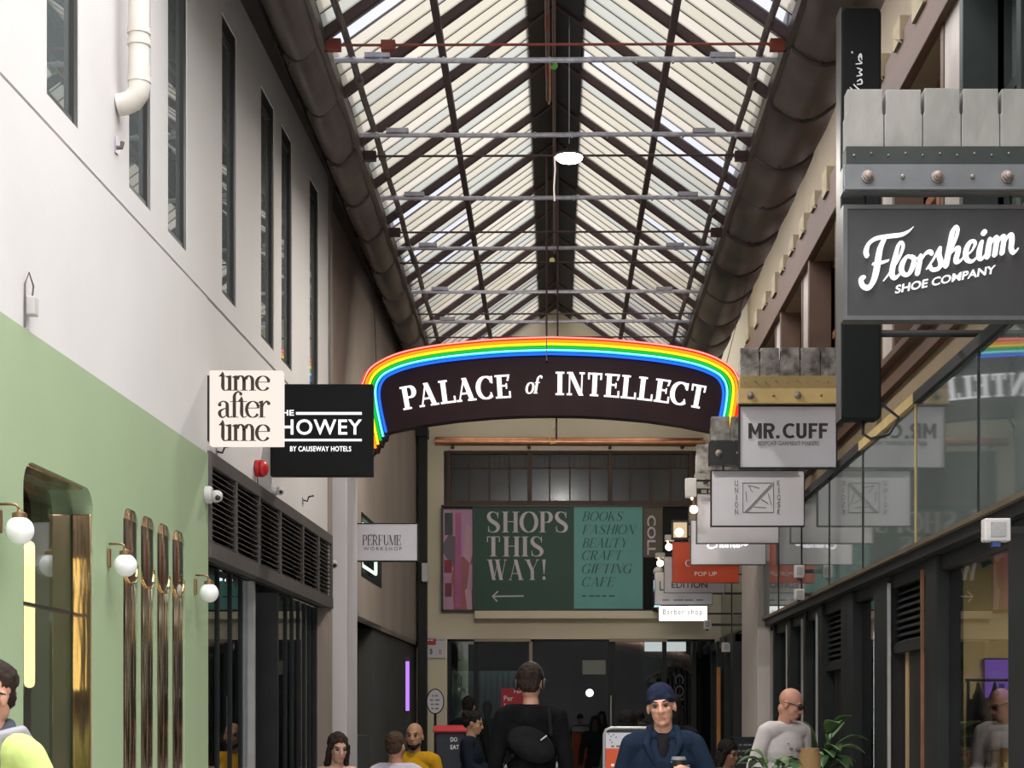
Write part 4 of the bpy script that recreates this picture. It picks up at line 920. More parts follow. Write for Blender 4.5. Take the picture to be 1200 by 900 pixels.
# spurs of the decorative capitals
for px, dx in ((640.5,0),(653.5,0)): MB().tube([(X(px),D+.08,Zp(400)),(X(px),D+.08,rz(X(px))-.02)], .009, 8).build('hanger_rod', M['rafter'], t)
MB().tube([(X(652),D+.08,Zp(488)),(X(652),D+.08,Zp(513))], .010, 8).build('drop_rod', M['rafter'], t)
MB().tube([(X(652),D+.08,Zp(497)),(X(644),D+.08,Zp(511)),(X(646),D+.08,Zp(519)),(X(652),D+.08,Zp(517)),(X(653),D+.08,Zp(513))], .006, 6).build('cable_loop', M['yellow'], t)
MB().tube([(X(440),D+.08,Zp(425)),(-1.85,D+.3,CZ+4.50)], .004, 6).build('stay_wire', M['rafter'], t)
MB().tube([(X(852),D+.08,Zp(425)),(1.95,D+.3,CZ+4.50)], .004, 6).build('stay_wire', M['rafter'], t)
MB().box(-1.3,1.3,D+.16,D+.22,Zp(462),Zp(452)).build('added_rear_bar', M['plastic'], t, bevel=.006)  # light bar added behind the sign to brighten the end wall
MB().box(-1.28,1.28,D+.22,D+.226,Zp(460),Zp(454)).build('added_rear_diffuser', M['glowwhite'], t)
ld = bpy.data.lights.new('added_rear_light','AREA'); ld.shape = 'RECTANGLE'; ld.size = 2.5; ld.size_y = .06; ld.energy = 75; ld.color = (1,.94,.84)
lo = bpy.data.objects.new('added_rear_light', ld); COL.objects.link(lo); lo.parent = t; lo.location = Vector((0,D+.24,Zp(457)))-WL[t.name_full]; lo.rotation_euler = (math.radians(62),0,0)
# ------------------------------------------------------------------ billboard and fittings on the end wall
D = YE
t = thing('billboard', 'long billboard reading SHOPS THIS WAY! on green and teal panels', 'billboard', (EX(645), YE, EZ(717)))
Y0 = YE-.10
def panel(nm, px0, px1, py0, py1, m, y=Y0): return MB().box(EX(px0), EX(px1), y, YE-.03, EZ(py1), EZ(py0)).build(nm, m, t)
panel('green_panel', 556, 672.5, 595, 715, pm('deep green vinyl',(.008,.055,.036),(.007,.050,.032),3,.5))
panel('teal_panel', 672.5, 753, 595, 714, pm('teal vinyl',(.13,.36,.33),(.115,.335,.305),3,.5))
panel('olive_panel', 753, 776, 594, 654, pm('olive grey vinyl',(.13,.11,.08),(.11,.095,.07),3,.6))
panel('dark_panel', 753, 806, 654, 715, M['signblack'], YE-.06); panel('dark_side_panel', 776, 806, 594, 654, M['dark'], YE-.06)  # plain dark panels below and beside the olive one
m = bpy.data.materials.new('pink picture print'); m.use_nodes = True; nt = m.node_tree; N = nt.nodes; L = nt.links
tc = N.new('ShaderNodeTexCoord'); vo = N.new('ShaderNodeTexVoronoi'); vo.inputs['Scale'].default_value = 2.6; mpn = N.new('ShaderNodeMapping'); mpn.inputs['Scale'].default_value = (2.2,1,1)
L.new(tc.outputs['Object'], mpn.inputs[0]); L.new(mpn.outputs[0], vo.inputs[0]); rp = N.new('ShaderNodeValToRGB')
for i,(p_,c_) in enumerate(((0,(.42,.20,.28)),(.3,(.50,.28,.38)),(.5,(.46,.24,.30)),(.68,(.40,.22,.42)),(.8,(.35,.08,.09)),(.92,(.12,.09,.12)))):
    e = rp.color_ramp.elements[i] if i < 2 else rp.color_ramp.elements.new(p_); e.position = p_; e.color = (*c_,1)
sxc = N.new('ShaderNodeSeparateColor'); L.new(vo.outputs['Color'], sxc.inputs[0]); L.new(sxc.outputs[0], rp.inputs[0]); L.new(rp.outputs[0], N['Principled BSDF'].inputs['Base Color'])
panel('pink_picture', 520, 554, 598, 715, m)
panel('pink_column_print', 534, 541, 602, 712, pm('magenta print',(.45,.13,.28),(.38,.10,.25),4,.6), Y0-.002); panel('blue_window_print', 521.5, 531, 602, 628, pm('slate print',(.05,.06,.07),(.08,.09,.10),6,.6), Y0-.002)
panel('red_print', 521, 530, 657, 672, pm('red print',(.35,.04,.05),(.20,.03,.04),6,.6), Y0-.002); panel('dark_print', 522, 530, 684, 700, pm('plum print',(.10,.04,.05),(.2,.05,.06),6,.6), Y0-.002)
mb = MB()
for px0,px1,py0,py1 in ((518,807,593,595),(518,807,715,717),(518,520,593,717),(554,556,593,717),(752.5,753.5,595,715)): mb.box(EX(px0),EX(px1),YE-.12,YE-.03,EZ(py1),EZ(py0))
mb.build('frame', M['black'], t); mb = MB(); mb.box(EX(519),EX(806),YE-.03,YE+.0,EZ(716),EZ(594)); mb.build('backing', M['black'], t)
SG = (.195,.034,.07,.034); wt = pm('pale pinkish vinyl letters',(.62,.56,.60),None,3,.6); dk = pm('dark teal vinyl letters',(.03,.10,.095),None,3,.6)
def bser(nm, s, px0, px1, py0, py1, m, S=SG, sh=0): return serif(nm, s, S, px0, px1, py0, py1, YE, m, t, .07, None, sh, .003, Y0)
bser('first_line', 'SHOPS', 571, 665.5, 600.5, 625, wt); bser('second_line', 'THIS', 571, 637, 629.5, 653, wt); bser('third_line', 'WAY!', 571, 639.5, 656.5, 680.5, wt)
p = Pen(); q = lambda px, py: (EX(px), EZ(py))
p.path([(*q(578,699.5),.02),(*q(614,699),.02)]); p.path([(*q(584,693.5),.02),(*q(577.5,699.5),.02),(*q(583,705.5),.02)]); letters('arrow', (p.v,p.f), Y0, wt, t)
for s, x1, y0 in (('BOOKS',730.5,600.5),('FASHION',745.5,616),('BEAUTY',737,631.5),('CRAFT',730,646),('GIFTING',740.5,661.5),('CAFE',721,677)): bser('teal_panel_line', s, 682, x1, y0, y0+11, dk, (.12,.028,.05,.03), .27)
line_marks('web_address_line', 682, 721, 698.2, 699.8, YE, dk, t, 5, Y0)
def rot90(name, s, px0, px1, py0, py1, m, back, par, bold=.0):   # letters turned a quarter, read downwards
    v, f = fit(text_poly(s, bold), 0, 1, 0, 1); a, b = at(px0,py1,YE), at(px1,py0,YE)
    return letters(name, ([(a.x+z*(b.x-a.x), b.z-x*(b.z-a.z)) for x, z in v], f), back, m, par, .003)
rot90('turned_word', 'COLL', 758, 768, 605, 651, wt, Y0, t, .02)
rot90('turned_lettering', 'COLLINS', 792, 802, 790, 862, pm('grey vinyl letters',(.05,.055,.055),None,3,.5), YE+.118, ed, .0)
cp = thing('copper_pipe', 'long copper pipe across the end wall above the clerestory', 'pipe', tuple(at(660,517,YE-.2)))
MB().tube([at(510,517,YE-.15), at(826,518,YE-.15)], .06, 16).build('pipe_run', M['copper'], cp, smooth='auto')
for px in (530,620,715,800):
    c = at(px,521,YE-.15); MB().box(c.x-.02,c.x+.02,YE-.17,YE-.004,c.z-.04,c.z-.0).build('bracket', M['black'], cp)
dk2 = thing('dark_duct', 'dark square downpipe in the corner left of the cream end wall', 'pipe', tuple(at(494,740,24.1)))
a, b = at(490,739,24.1), at(500,500,24.1); MB().box(a.x,b.x,24.05,24.30,0,b.z).build('duct_run', M['charcoal'], dk2, bevel=.01)
MB().box(a.x+.06,b.x+.03,23.95,24.05,ZZ(682,24),ZZ(660,24)).build('junction_box', M['pilaster'], dk2, bevel=.01)
mb = MB(); mb.box(a.x-.02,b.x+.02,24.0,24.32,b.z-.15,b.z); mb.build('hopper', M['charcoal'], dk2, bevel=.01)
# ------------------------------------------------------------------ pipes and rods under the roof
def crossbar(Y, px_box=None, lab=''):
    z = CZ+4.76; t = thing('conduit_pipe', lab, 'pipe', (0,Y,z), 'grey pipes spanning under the roof')
    mb = MB(); mb.tube([(-1.59,Y,z),(-.5,Y,z-.004),(.6,Y,z+.006),(1.59,Y,z+.004)], .019, 10); x = -1.45; r = random.Random(int(Y*7))
    while x < 1.5: mb.tube([(x-.008,Y,z),(x+.008,Y,z)], .025, 10); x += r.uniform(.16,.34)
    mb.build('pipe_run', M['galv'], t, smooth='auto')
    for x in (-1.28,1.20): MB().box(x-.09,x+.09,Y-.03,Y+.03,z+.012,z+.05).build('junction_box', M['galv'], t, bevel=.004)
    return t
ordn = ['nearest','second nearest','third nearest','fourth nearest','fifth nearest','farthest']
for k,Y in enumerate((12.26,13.82,15.48,17.12,18.85,20.25)): crossbar(Y, None, '%s grey pipe spanning under the glass roof' % ordn[k])
for sgn in (-1,1):
    t = thing('conduit_rail', 'dull conduit running lengthwise under the %s slope of the glass roof' % ('left' if sgn < 0 else 'right'), 'pipe', (sgn*1.485,17,CZ+4.85), 'lengthwise conduits under the roof')
    pts = [(sgn*(1.485+.006*math.sin(y*3)), y, CZ+4.85+.008*math.sin(y*2.1)) for y in [10.6+.45*k for k in range(31)]]
    MB().tube(pts, .026, 10).build('pipe_run', M['oldpipe'], t, smooth='auto')
    for y in (11.3,12.9,14.6,16.2,17.9,19.4): MB().tube([(sgn*1.485,y-.05,CZ+4.85),(sgn*1.485,y+.05,CZ+4.85)], .036, 10).build('clamp', M['oldpipe'], t)
    for y in (11.5,13.2,15.1,17.0): MB().tube([(sgn*1.47,y,CZ+4.83),(sgn*1.44,y+.1,CZ+4.72),(sgn*1.47,y+.35,CZ+4.80)], .005, 6).build('loose_wire', M['oldpipe'], t)
t = thing('ridge_pipe', 'maroon pipe under the roof ridge with orange red joints, the shorter of two', 'pipe', (-.066,13,CZ+5.58))
MB().tube([(-.066,10.2,CZ+5.58),(-.066,15.3,CZ+5.58)], .018, 10).build('pipe_run', M['ridgepipe'], t, smooth='auto')
for y in (12.6,13.6,14.6): MB().tube([(-.066,y-.18,CZ+5.58),(-.066,y+.12,CZ+5.58)], .0205, 10).build('joint', M['redlead'], t, smooth='auto')
MB().tube([(-.066,15.3,CZ+5.58),(-.058,15.34,CZ+5.56),(-.048,15.2,CZ+5.545),(-.046,14.3,CZ+5.54)], .008, 8).build('return_bend', M['copper'], t, smooth=True)
t = thing('ridge_pipe', 'long thin maroon pipe under the ridge reaching towards the arch sign', 'pipe', (-.012,15,CZ+5.62))
MB().tube([(-.014,10.2,CZ+5.62),(-.012,20.4,CZ+5.62)], .014, 10).build('pipe_run', M['ridgepipe'], t, smooth='auto')
c = at(649,77,14.4); t = thing('ball_fitting', 'small light green ball hanging from the ridge pipe', 'ball', tuple(c))
MB().ball(c, .033, 20).build('ball', pm('light green rubber',(.22,.62,.14),(.18,.52,.11),8,.6), t, smooth=True); MB().tube([(c.x,c.y,c.z+.03),(c.x,c.y,CZ+5.62)], .004, 6).build('cord', M['black'], t)
c = at(647,305,19.0); t = thing('ball_fitting', 'tiny pale yellow fitting hanging far along the ridge pipe', 'fitting', tuple(c))
MB().ball(c, .03, 16).build('ball', pm('pale yellow plastic',(.62,.60,.25),None,8,.5), t, smooth=True); MB().tube([(c.x,c.y,c.z+.03),(c.x,c.y,CZ+5.62)], .004, 6).build('cord', M['black'], t)
# pendant lamp
D = 14.0; c = at(667,184,D)
t = thing('pendant_lamp', 'round lit pendant lamp hanging on a wire from the roof ridge', 'lamp', tuple(c))
MB().lathe([(.112,.0),(.119,.008),(.112,.020),(.05,.030),(.026,.034),(.024,.075),(.010,.08)], c, n=32).build('lamp_body', M['charcoal'], t, smooth='auto')
MB().lathe([(.112,.001),(.108,-.016),(.088,-.032),(.05,-.042),(.01,-.045)], c, n=32).build('diffuser', M['led'], t, smooth=True)
MB().tube([(c.x,D,c.z+.11),(c.x,D,rz(c.x)-.02)], .0035, 6).build('wire', M['galv'], t)
MB().tube([(c.x-.09,D,c.z+.03),(c.x-.12,D,c.z),(c.x-.115,D,c.z-.10),(c.x-.125,D,c.z-.25),(c.x-.12,D,c.z-.36)], .006, 8).build('lit_cord', em('pale lit cord',(1,.85,.75),.9), t)
ld = bpy.data.lights.new('pendant_light','AREA'); ld.shape = 'DISK'; ld.size = .2; ld.energy = 140; ld.color = (1,.95,.88); ld.spread = math.radians(170)
lo = bpy.data.objects.new('pendant_light', ld); COL.objects.link(lo); lo.parent = t; lo.location = (0,0,-.06)
# ------------------------------------------------------------------ fittings on the walls
LD = 2.5-.095
for i, px in enumerate((23, 147, 245)):                    # three globe lamps on the green wall
    if i == 0:
        y = LD/(705-px)*F
        t = thing('globe_lamp', 'white globe wall lamp left of the wide opening, nearest of three', 'lamp', (XL(y), y, 2.245), 'globe lamps on the green wall')
        r = .059; g = Vector((XL(y,.095), y, 2.245))
        MB().ball(g, r, 28).build('globe', M['opal'], t, smooth=True)
        MB().lathe([(.030,r-.012),(.030,r+.012),(.012,r+.02),(.010,r+.026)], g, n=16).build('cap', M['brass'], t, smooth='auto')
        MB().tube([(g.x,y,g.z+r+.02),(g.x-.01,y,g.z+r+.045),(g.x-.03,y,g.z+r+.05),(XL(y,.012),y,g.z+r+.05)], .006, 8).build('arm', M['brass'], t, smooth=True)
        MB().box(XL(y,.006),XL(y,.020),y-.018,y+.018,g.z-.01,g.z+.085).build('wall_plate', M['brass'], t, bevel=.003)
        lamp0, yl = t, y
    else:
        y = LD/(705-px)*F
        dup(lamp0, (XL(y), y, 2.245), ['','white globe wall lamp between the wide opening and the fluted niches','white globe wall lamp beside the louvres, farthest of three'][i])
# downpipe high on the white wall
y = 8.81; cx = at(163,0,y).x; z0 = ZZ(122,y)
t = thing('downpipe', 'cream plastic downpipe ending in an elbow on the upper white wall', 'pipe', (cx, y, z0), None)
pv = pm('cream pvc', (.66,.61,.55), (.58,.53,.47), 6, .45)
MB().tube([(cx,y,z0+.09),(cx,y,7.2)], .054, 20).build('pipe_run', pv, t, smooth='auto')
MB().tube([(cx,y,z0+.20),(cx,y,z0+.10),(cx-.005,y,z0+.055),(cx-.03,y,z0+.02),(cx-.075,y,z0),(XL(y,.004),y,z0-.005)], .056, 20).build('elbow', pv, t, smooth='auto')
for z in (z0+.11, z0+.30, z0+.36): MB().tube([(cx,y,z),(cx,y,z+.03)], .060, 20).build('collar', pv, t, smooth='auto')
MB().box(XL(y,.001),cx-.05,y-.03,y+.03,z0+.9,z0+.94).build('bracket', M['galv'], t)
# little box with its wire
y = 7.42; c = Vector((XL(y), y, ZZ(362,y)))
t = thing('wall_box', 'small white box with a loop of wire low on the bright white wall', 'box', tuple(c))
MB().box(c.x+.003,c.x+.045,y-.03,y+.03,c.z-.03,c.z+.05).build('case', M['plastic'], t, bevel=.005)
MB().tube([(c.x+.006,y-.04,c.z-.09),(c.x+.006,y-.04,c.z+.10),(c.x+.02,y-.03,c.z+.15),(c.x+.03,y,c.z+.10),(c.x+.025,y,c.z+.05)], .004, 6).build('wire', M['oldpipe'], t)
# junction stub
y = 8.78; c = Vector((XL(y), y, ZZ(173,y)))
t = thing('wall_stub', 'small grey pipe stub on the white wall below the downpipe', 'pipe', tuple(c))
MB().tube([(c.x,y,c.z),(c.x+.03,y,c.z),(c.x+.035,y,c.z+.03)], .012, 8).build('stub', M['oldpipe'], t); MB().box(c.x,c.x+.008,y-.025,y+.025,c.z-.03,c.z+.05).build('plate', M['galv'], t)
# alarm bell, cameras, hooks above the louvres
y = 12.35; c = Vector((XL(y,.0), y, ZZ(549,y)))
t = thing('alarm_bell', 'red fire alarm bell above the louvres under the black square sign', 'alarm', tuple(c))
MB().lathe([(.062,.0),(.062,.03)], c, 'x', 20).build('back_box', M['red'], t, smooth='auto'); MB().lathe([(.064,.034),(.062,.055),(.045,.078),(.02,.088),(.0,.09)], c, 'x', 20).build('gong', M['red'], t, smooth=True)
MB().tube([(c.x+.01,y,c.z-.06),(c.x+.01,y,3.18)], .005, 6).build('cable', M['black'], t)
def cctv(lab, px, py, Y, d, s=1.0):
    c = Vector((XL(Y,d), Y, ZZ(py,Y))); t = thing('security_camera', lab, 'camera', tuple(c), None)
    MB().lathe([(.05*s,0),(.05*s,.03*s),(.042*s,.04*s)], c, 'x', 18).build('base', M['plastic'], t, smooth='auto')
    q = c+Vector((.065*s,-.01,-.01)); MB().ball(q, .036*s, 16).build('eyeball', M['plastic'], t, smooth=True)
    MB().ball(q+Vector((.012*s,-.030*s,-.012*s)), .016*s, 12).build('lens', M['black'], t, smooth=True)
cctv('white security camera on the green wall edge beside the louvres', 243, 580, 10.75, .006, 1.1)
cctv('white security camera on the corner past the far end of the louvres', 389, 660, 16.1, -.10, 1.15)
cctv('white round camera above the louvres below the black square sign', 320, 574, 13.0, -.006, .9)
for lab, px, Y, py in (('thin bent black wire just under the glowing lightbox sign',255,11.1,529),('bent black wire above the far end of the louvres',354,14.3,586)):
    c = Vector((XL(Y,-.006), Y, ZZ(py,Y))); t = thing('wall_hook', lab, 'hook', tuple(c))
    MB().tube([(c.x,Y,c.z),(c.x+.04,Y,c.z-.01),(c.x+.05,Y+.02,c.z+.03),(c.x+.09,Y+.03,c.z+.04)], .007, 8).build('bent_wire', M['black'], t); MB().box(c.x,c.x+.006,Y-.02,Y+.02,c.z-.03,c.z+.02).build('plate', M['galv'], t)
# violet tube and signs near the end wall
c = at(477,833,21.0); c.x = XL(21.0,-.55)+.05
t = thing('tube_lamp', 'violet vertical tube lamp in the dark recess left of the end wall', 'lamp', (at(477.5,833,20.4).x,20.4,ZZ(833,20.4)))
p0 = at(477.5,833,20.4); MB().tube([p0, at(477.5,775,20.4)], .022, 12).build('tube', M['purple'], t); MB().box(p0.x-.03,p0.x+.03,20.43,20.47,0,p0.z+.64).build('stand', M['black'], t)
a, b = at(498.5,771,YE-.03), at(522,746,YE-.03)
t = thing('notice_sign', 'small white notice with red heading on the cream pillar', 'sign', (b.x,YE,a.z))
MB().box(a.x,b.x,YE-.03,YE,a.z,b.z).build('plate', M['signwhite'], t); MB().box(a.x+.02,a.x+.15,YE-.034,YE-.03,b.z-.12,b.z-.03).build('red_heading', pm('red print on notice',(.45,.05,.06),None,3,.6), t)
line_marks('heading_marks', 501, 508, 749.5, 751, YE-.03, M['textwhite'], t, 2, YE-.034); sans('symbol', '$', 503.5, 507, 760, 767, YE-.03, M['textdark'], t); sans('symbol', '8', 514, 517.5, 761, 767, YE-.03, pm('faded red print',(.4,.18,.2),None,3,.6), t); line_marks('small_lines', 511, 521, 749.5, 750.5, YE-.03, M['textgrey'], t, 3)
D = 22.5; c = at(510,822,D)
t = thing('oval_sign', 'white oval sign on a thin dark post by the cream pillar', 'sign', (c.x,D,0))
MB().lathe([(.0,-.012),(.11,-.012),(.11,.012),(.0,.012)], (0,0,0), 'y', 32).build('tmp', M['signwhite'], t).name = 'oval_plate'
o = t.children[-1] if t.children else None
for ch in list(t.children): bpy.data.objects.remove(ch)
mb = MB(); mb.lathe([(.001,-.012),(.104,-.012),(.108,0),(.104,.012),(.001,.012)], (0,0,0), 'y', 32); mb.v = [(x+c.x, y+D, z*1.45+c.z) for x,y,z in mb.v]; mb.build('oval_plate', M['signwhite'], t)
mb = MB(); n = 32; pr = [(c.x+.112*math.cos(2*math.pi*k/n), D, c.z+.162*math.sin(2*math.pi*k/n)) for k in range(n+1)]; mb.tube(pr, .008, 6); mb.build('rim', M['charcoal'], t)
MB().tube([(c.x,D+.02,0.0),(c.x,D+.02,c.z-.1)], .018, 10).build('post', M['black'], t); MB().lathe([(.15,0),(.15,.02),(.03,.03)], (c.x,D+.02,0), n=20).build('foot', M['black'], t)
for k,w_ in enumerate((3.5,6,5,4.5)): line_marks('lettering', 510-w_, 510+w_, 814.5+k*5, 816.3+k*5, D, M['textgrey'], t, 2, D-.012)
D = 24.3; a, b = at(587,830,D), at(613,806,D)
t = thing('red_poster', 'red poster behind the end glass beside the man in black', 'poster', (a.x,YE+.11,a.z)); y = YE+.118
MB().box(a.x,b.x,y-.006,y,a.z,b.z).build('sheet', pm('red poster',(.42,.015,.03),(.36,.012,.025),3,.5), t)
sans('top_lettering', 'Per', 602, 611, 808, 812, D, M['textwhite'], t, 0,0,1,.002,y-.006); sans('lettering', 'Per', 590, 601, 815, 821, D, M['textwhite'], t, 0,0,1,.002,y-.006); sans('lettering', 'I', 590.5, 591.5, 824, 829, D, M['textwhite'], t, 0,0,1,.002,y-.006)
c = at(691,812,26.0); t = thing('reflected_lamp', 'bright round lamp standing in for a reflection in the end glass', 'lamp', tuple(c)); MB().ball(c,.06,16).build('lamp_face', M['spot'], t, smooth=True); MB().tube([c+Vector((0,.06,0)), (c.x,27.9,c.z+.05)], .02, 8).build('arm', M['black'], t)  # lit ball modelled behind the glass in place of a lamp's reflection
MB().box(c.x-.10,c.x+.26,26.6,26.62,c.z+.30,c.z+.52).build('lit_panel', em('dim cream panel',(.45,.40,.30),.35), t); 
for px,py,Y,k in ((268,680,12.4,0),(258,679,12.1,1),(319,662.5,13.3,2)):
    c = at(px,py,Y+(.3 if k == 2 else 0))
    t = thing('downlight', ['bright white downlight behind the dark shopfront glass','fainter white downlight beside the bright one behind the dark glass','small downlight in the dark shop doorway under the louvres'][k], 'lamp', tuple(c))
    MB().ball(c, .03 if k == 0 else .018, 12, sc=(1,1,.6)).build('lamp_face', M['spot'], t, smooth=True); MB().tube([(c.x,c.y,c.z+.01),(c.x,c.y,3.02 if k < 2 else 2.56)], .02, 8).build('stem', M['black'], t)
# small white wall speakers along the right
def speaker(lab, px0, px1, py0, py1, D, first=[None]):
    a, b = at(px0,py1,D), at(px1,py0,D)
    t = thing('wall_speaker', lab, 'speaker', (b.x,D,a.z), 'small pale boxes on the right shopfronts')
    w, h = b.x-a.x, b.z-a.z; dp = w*.6
    MB().box(a.x,b.x,D,D+dp,a.z,b.z).build('case', M['plastic'], t, bevel=.008)
    MB().box(a.x+w*.22,b.x-w*.2,D-.006,D,a.z+h*.2,b.z-h*.18).build('grille', M['greyplastic'], t)
    MB().box(a.x+w*.3,a.x+w*.62,D+.01,D+dp*.6,a.z-h*.22,a.z).build('clip', pm('blue clip',(.03,.06,.20),None,3,.5) if D < 12 else M['black'], t)
    MB().box(b.x-.01,XR(D,-.0)+.02,D+.02,D+dp-.02,a.z+h*.35,a.z+h*.65).build('bracket', M['black'], t)
speaker('white speaker box over the near right shop window', 1154, 1185, 607, 634, RD(1190))
speaker('upper of two pale boxes beside the glass parapet', 931, 943, 662, 677, RD(946)); speaker('lower of two pale boxes beside the glass parapet', 931, 943, 690, 703, RD(946))
speaker('pale box beyond the right column near the lit barber sign', 825, 834, 727, 737, 22.7); speaker('pale box on the shop head just beyond the right column', 846, 856, 753, 764, 21.9); speaker('pale box close against the right column', 862, 870, 744, 757, 21.4)
# things seen through the near right window
D = 11.6; c = at(1148,630,D); t = thing('track_spotlight', 'black spotlight hanging inside the near right shop window', 'lamp', tuple(c))
MB().tube([at(1147,642,D), at(1158,664,D-.05)], .035, 14).build('spot_body', M['black'], t); MB().tube([at(1147,642,D),(c.x-.02,D,2.75)], .012, 8).build('stem', M['black'], t)
D = 12.58; a, b = at(1155,830,D), at(1185,773,D); t = thing('wall_screen', 'glowing violet screen on the cream wall inside the near right shop', 'screen', (a.x,D,a.z))
MB().box(a.x,b.x,D-.03,D+.02,a.z,b.z).build('display', M['screen'], t)
mb = MB(); 
for x,z0,z1 in ((.04,.06,.15),(.09,.05,.18),(.13,.06,.14)): mb.box(a.x+x,a.x+x+.04,D-.033,D-.03,a.z+z0,a.z+z1)
mb.build('screen_picture', M['screen2'], t); mb = MB(); mb.box(a.x-.01,b.x+.01,D-.028,D+.02,a.z-.01,a.z); mb.box(a.x-.01,b.x+.01,D-.028,D+.02,b.z,b.z+.01); mb.build('bezel', M['black'], t)
t = thing('clothes_rail', 'black clothes rail inside the near right shop', 'rail', (2.95,12.2,0)); z = ZZ(797,12.2)
MB().tube([(2.93,12.2,z),(3.5,12.2,z)], .010, 8).build('hanging_bar', M['black'], t)
for x in (2.95,3.48): MB().tube([(x,12.2,0),(x,12.2,z)], .012, 8).build('upright', M['black'], t); MB().box(x-.02,x+.02,12.0,12.4,0,.03).build('foot', M['black'], t)
def jacket(x, col, lab):
    t = thing('hanging_jacket', lab, 'jacket', (x,12.2,z), 'garments on the clothes rail')
    mb = MB(); mb.tube([(x,12.2,z-.02),(x,12.2,z-.10),(x,12.2,z-.16),(x,12.2,z-.5),(x,12.2,z-.62)], [.02,.05,.10,.12,.13], 14); mb.v = [((p[0]-x)*.35+x,(p[1]-12.2)*1.5+12.2,p[2]) for p in mb.v]; mb.build('garment', col, t, smooth=True)
    for s in (-1,1): MB().tube([(x,12.2+s*.16,z-.14),(x+.01,12.2+s*.21,z-.35),(x,12.2+s*.20,z-.58)], [.045,.045,.035], 10).build('sleeve', col, t, smooth=True)
    MB().tube([(x,12.2-.16,z-.12),(x,12.2,z-.045),(x,12.2+.16,z-.12)], .006, 6).build('coat_hanger', M['black'], t); MB().tube([(x,12.2,z-.045),(x,12.2,z+.012)], .004, 6).build('hook', M['black'], t)
jacket(3.02, pm('dark wool',(.03,.022,.02),(.045,.03,.028),20,.9), 'dark jacket on the rail inside the near right shop'); jacket(3.14, pm('brown wool',(.07,.045,.03),None,20,.9), 'brown jacket next to the dark one on the shop rail')
t = thing('display_table', 'wooden display table inside the near right shop', 'table', (3.3,11.6,0)); zt = ZZ(850,11.6)
MB().box(3.02,3.7,11.2,11.9,zt-.04,zt).build('table_top', M['wood'], t, bevel=.004)
for x in (3.06,3.66):
    for y in (11.24,11.86): MB().box(x-.025,x+.025,y-.025,y+.025,0,zt-.04).build('leg', M['wood'], t)
mb = MB(); mb.ball((3.22,11.6,zt+.045), .1, 18, sc=(1.5,1.1,.45)); tag(mb.build('folded_scarf', pm('mustard wool',(.45,.28,.06),(.36,.22,.05),12,.9,bump=.2), smooth=True, loc=(3.22,11.6,zt)), 'mustard folded scarf on the table inside the near right shop', 'scarf')
for nm,e,loc,s in (('shop_light',90,(4.2,11.0,2.6),.5),('shop_light_rear',25,(3.6,13.5,2.6),.5)):
    ld = bpy.data.lights.new(nm,'AREA'); ld.size = s; ld.energy = e; ld.color = (1,.86,.62); lo = bpy.data.objects.new(nm, ld); COL.objects.link(lo); lo.location = loc
# ------------------------------------------------------------------ people
def remesh(prims, voxel, T, smooth=3):
    mb = MB()
    for p in prims:
        if p[0] == 'c':
            a, ra, b, rb = Vector(p[1]), p[2], Vector(p[3]), p[4]; ax = b-a; L = ax.length
            if L < 1e-5: mb.ball(tuple(a), ra, 14); continue
            ax.normalize(); pts = []; rs = []
            for k in range(6): th = math.pi/2*(1-k/5); pts.append(a-ax*ra*math.sin(th)); rs.append(max(ra*math.cos(th),.0008))
            for k in range(6): th = math.pi/2*k/5; pts.append(b+ax*rb*math.sin(th)); rs.append(max(rb*math.cos(th),.0008))
            mb.tube(pts, rs, 14)
        else:
            c, r = Vector(p[1]), p[2]; R = p[3] if len(p) > 3 else None
            m2 = MB(); m2.ball((0,0,0), 1, 18, sc=r); vs = [tuple(((R @ Vector(v)) if R else Vector(v))+c) for v in m2.v]; mb.add(vs, m2.f)
    me = bpy.data.meshes.new('m'); me.from_pydata([tuple(T(Vector(v))) for v in mb.v], [], mb.f)
    o = bpy.data.objects.new('m', me); COL.objects.link(o)
    md = o.modifiers.new('r','REMESH'); md.mode = 'VOXEL'; md.voxel_size = voxel
    if smooth: sm = o.modifiers.new('s','SMOOTH'); sm.factor = .5; sm.iterations = smooth
    bpy.context.view_layer.update()
    m3 = bpy.data.meshes.new_from_object(o.evaluated_get(bpy.context.evaluated_depsgraph_get()))
    bpy.data.objects.remove(o); bpy.data.meshes.remove(me)
    m3.polygons.foreach_set('use_smooth', [True]*len(m3.polygons)); return m3
def mesh_obj(name, me, mat, parent=None, loc=None):
    me.name = name; me.materials.clear(); me.materials.append(mat)
    o = bpy.data.objects.new(name, me); COL.objects.link(o)
    if parent is not None: o.parent = parent
    else: o.location = loc
    return o
SKIN = {k: pm('skin '+k, c, tuple(v*.9 for v in c), 18, .5, spec=.35) for k, c in dict(light=(.52,.30,.22), ruddy=(.50,.25,.17), tan=(.40,.22,.13), brown=(.26,.13,.075)).items()}
HAIR = pm('dark hair', (.018,.012,.010), (.035,.022,.016), 60, .8, stretch=(1,1,.2), spec=.12, bump=.5, bscale=70); HAIRB = pm('black hair', (.008,.007,.007), (.016,.013,.012), 60, .8, stretch=(1,1,.2), spec=.12, bump=.5, bscale=70); HAIRM = pm('brown hair', (.05,.03,.02), (.08,.05,.035), 60, .8, spec=.12, bump=.5, bscale=70)
def cloth(n, c, c2=None, s=14): return pm(n, c, c2, s, .95, bump=.3, bscale=9, spec=.06)
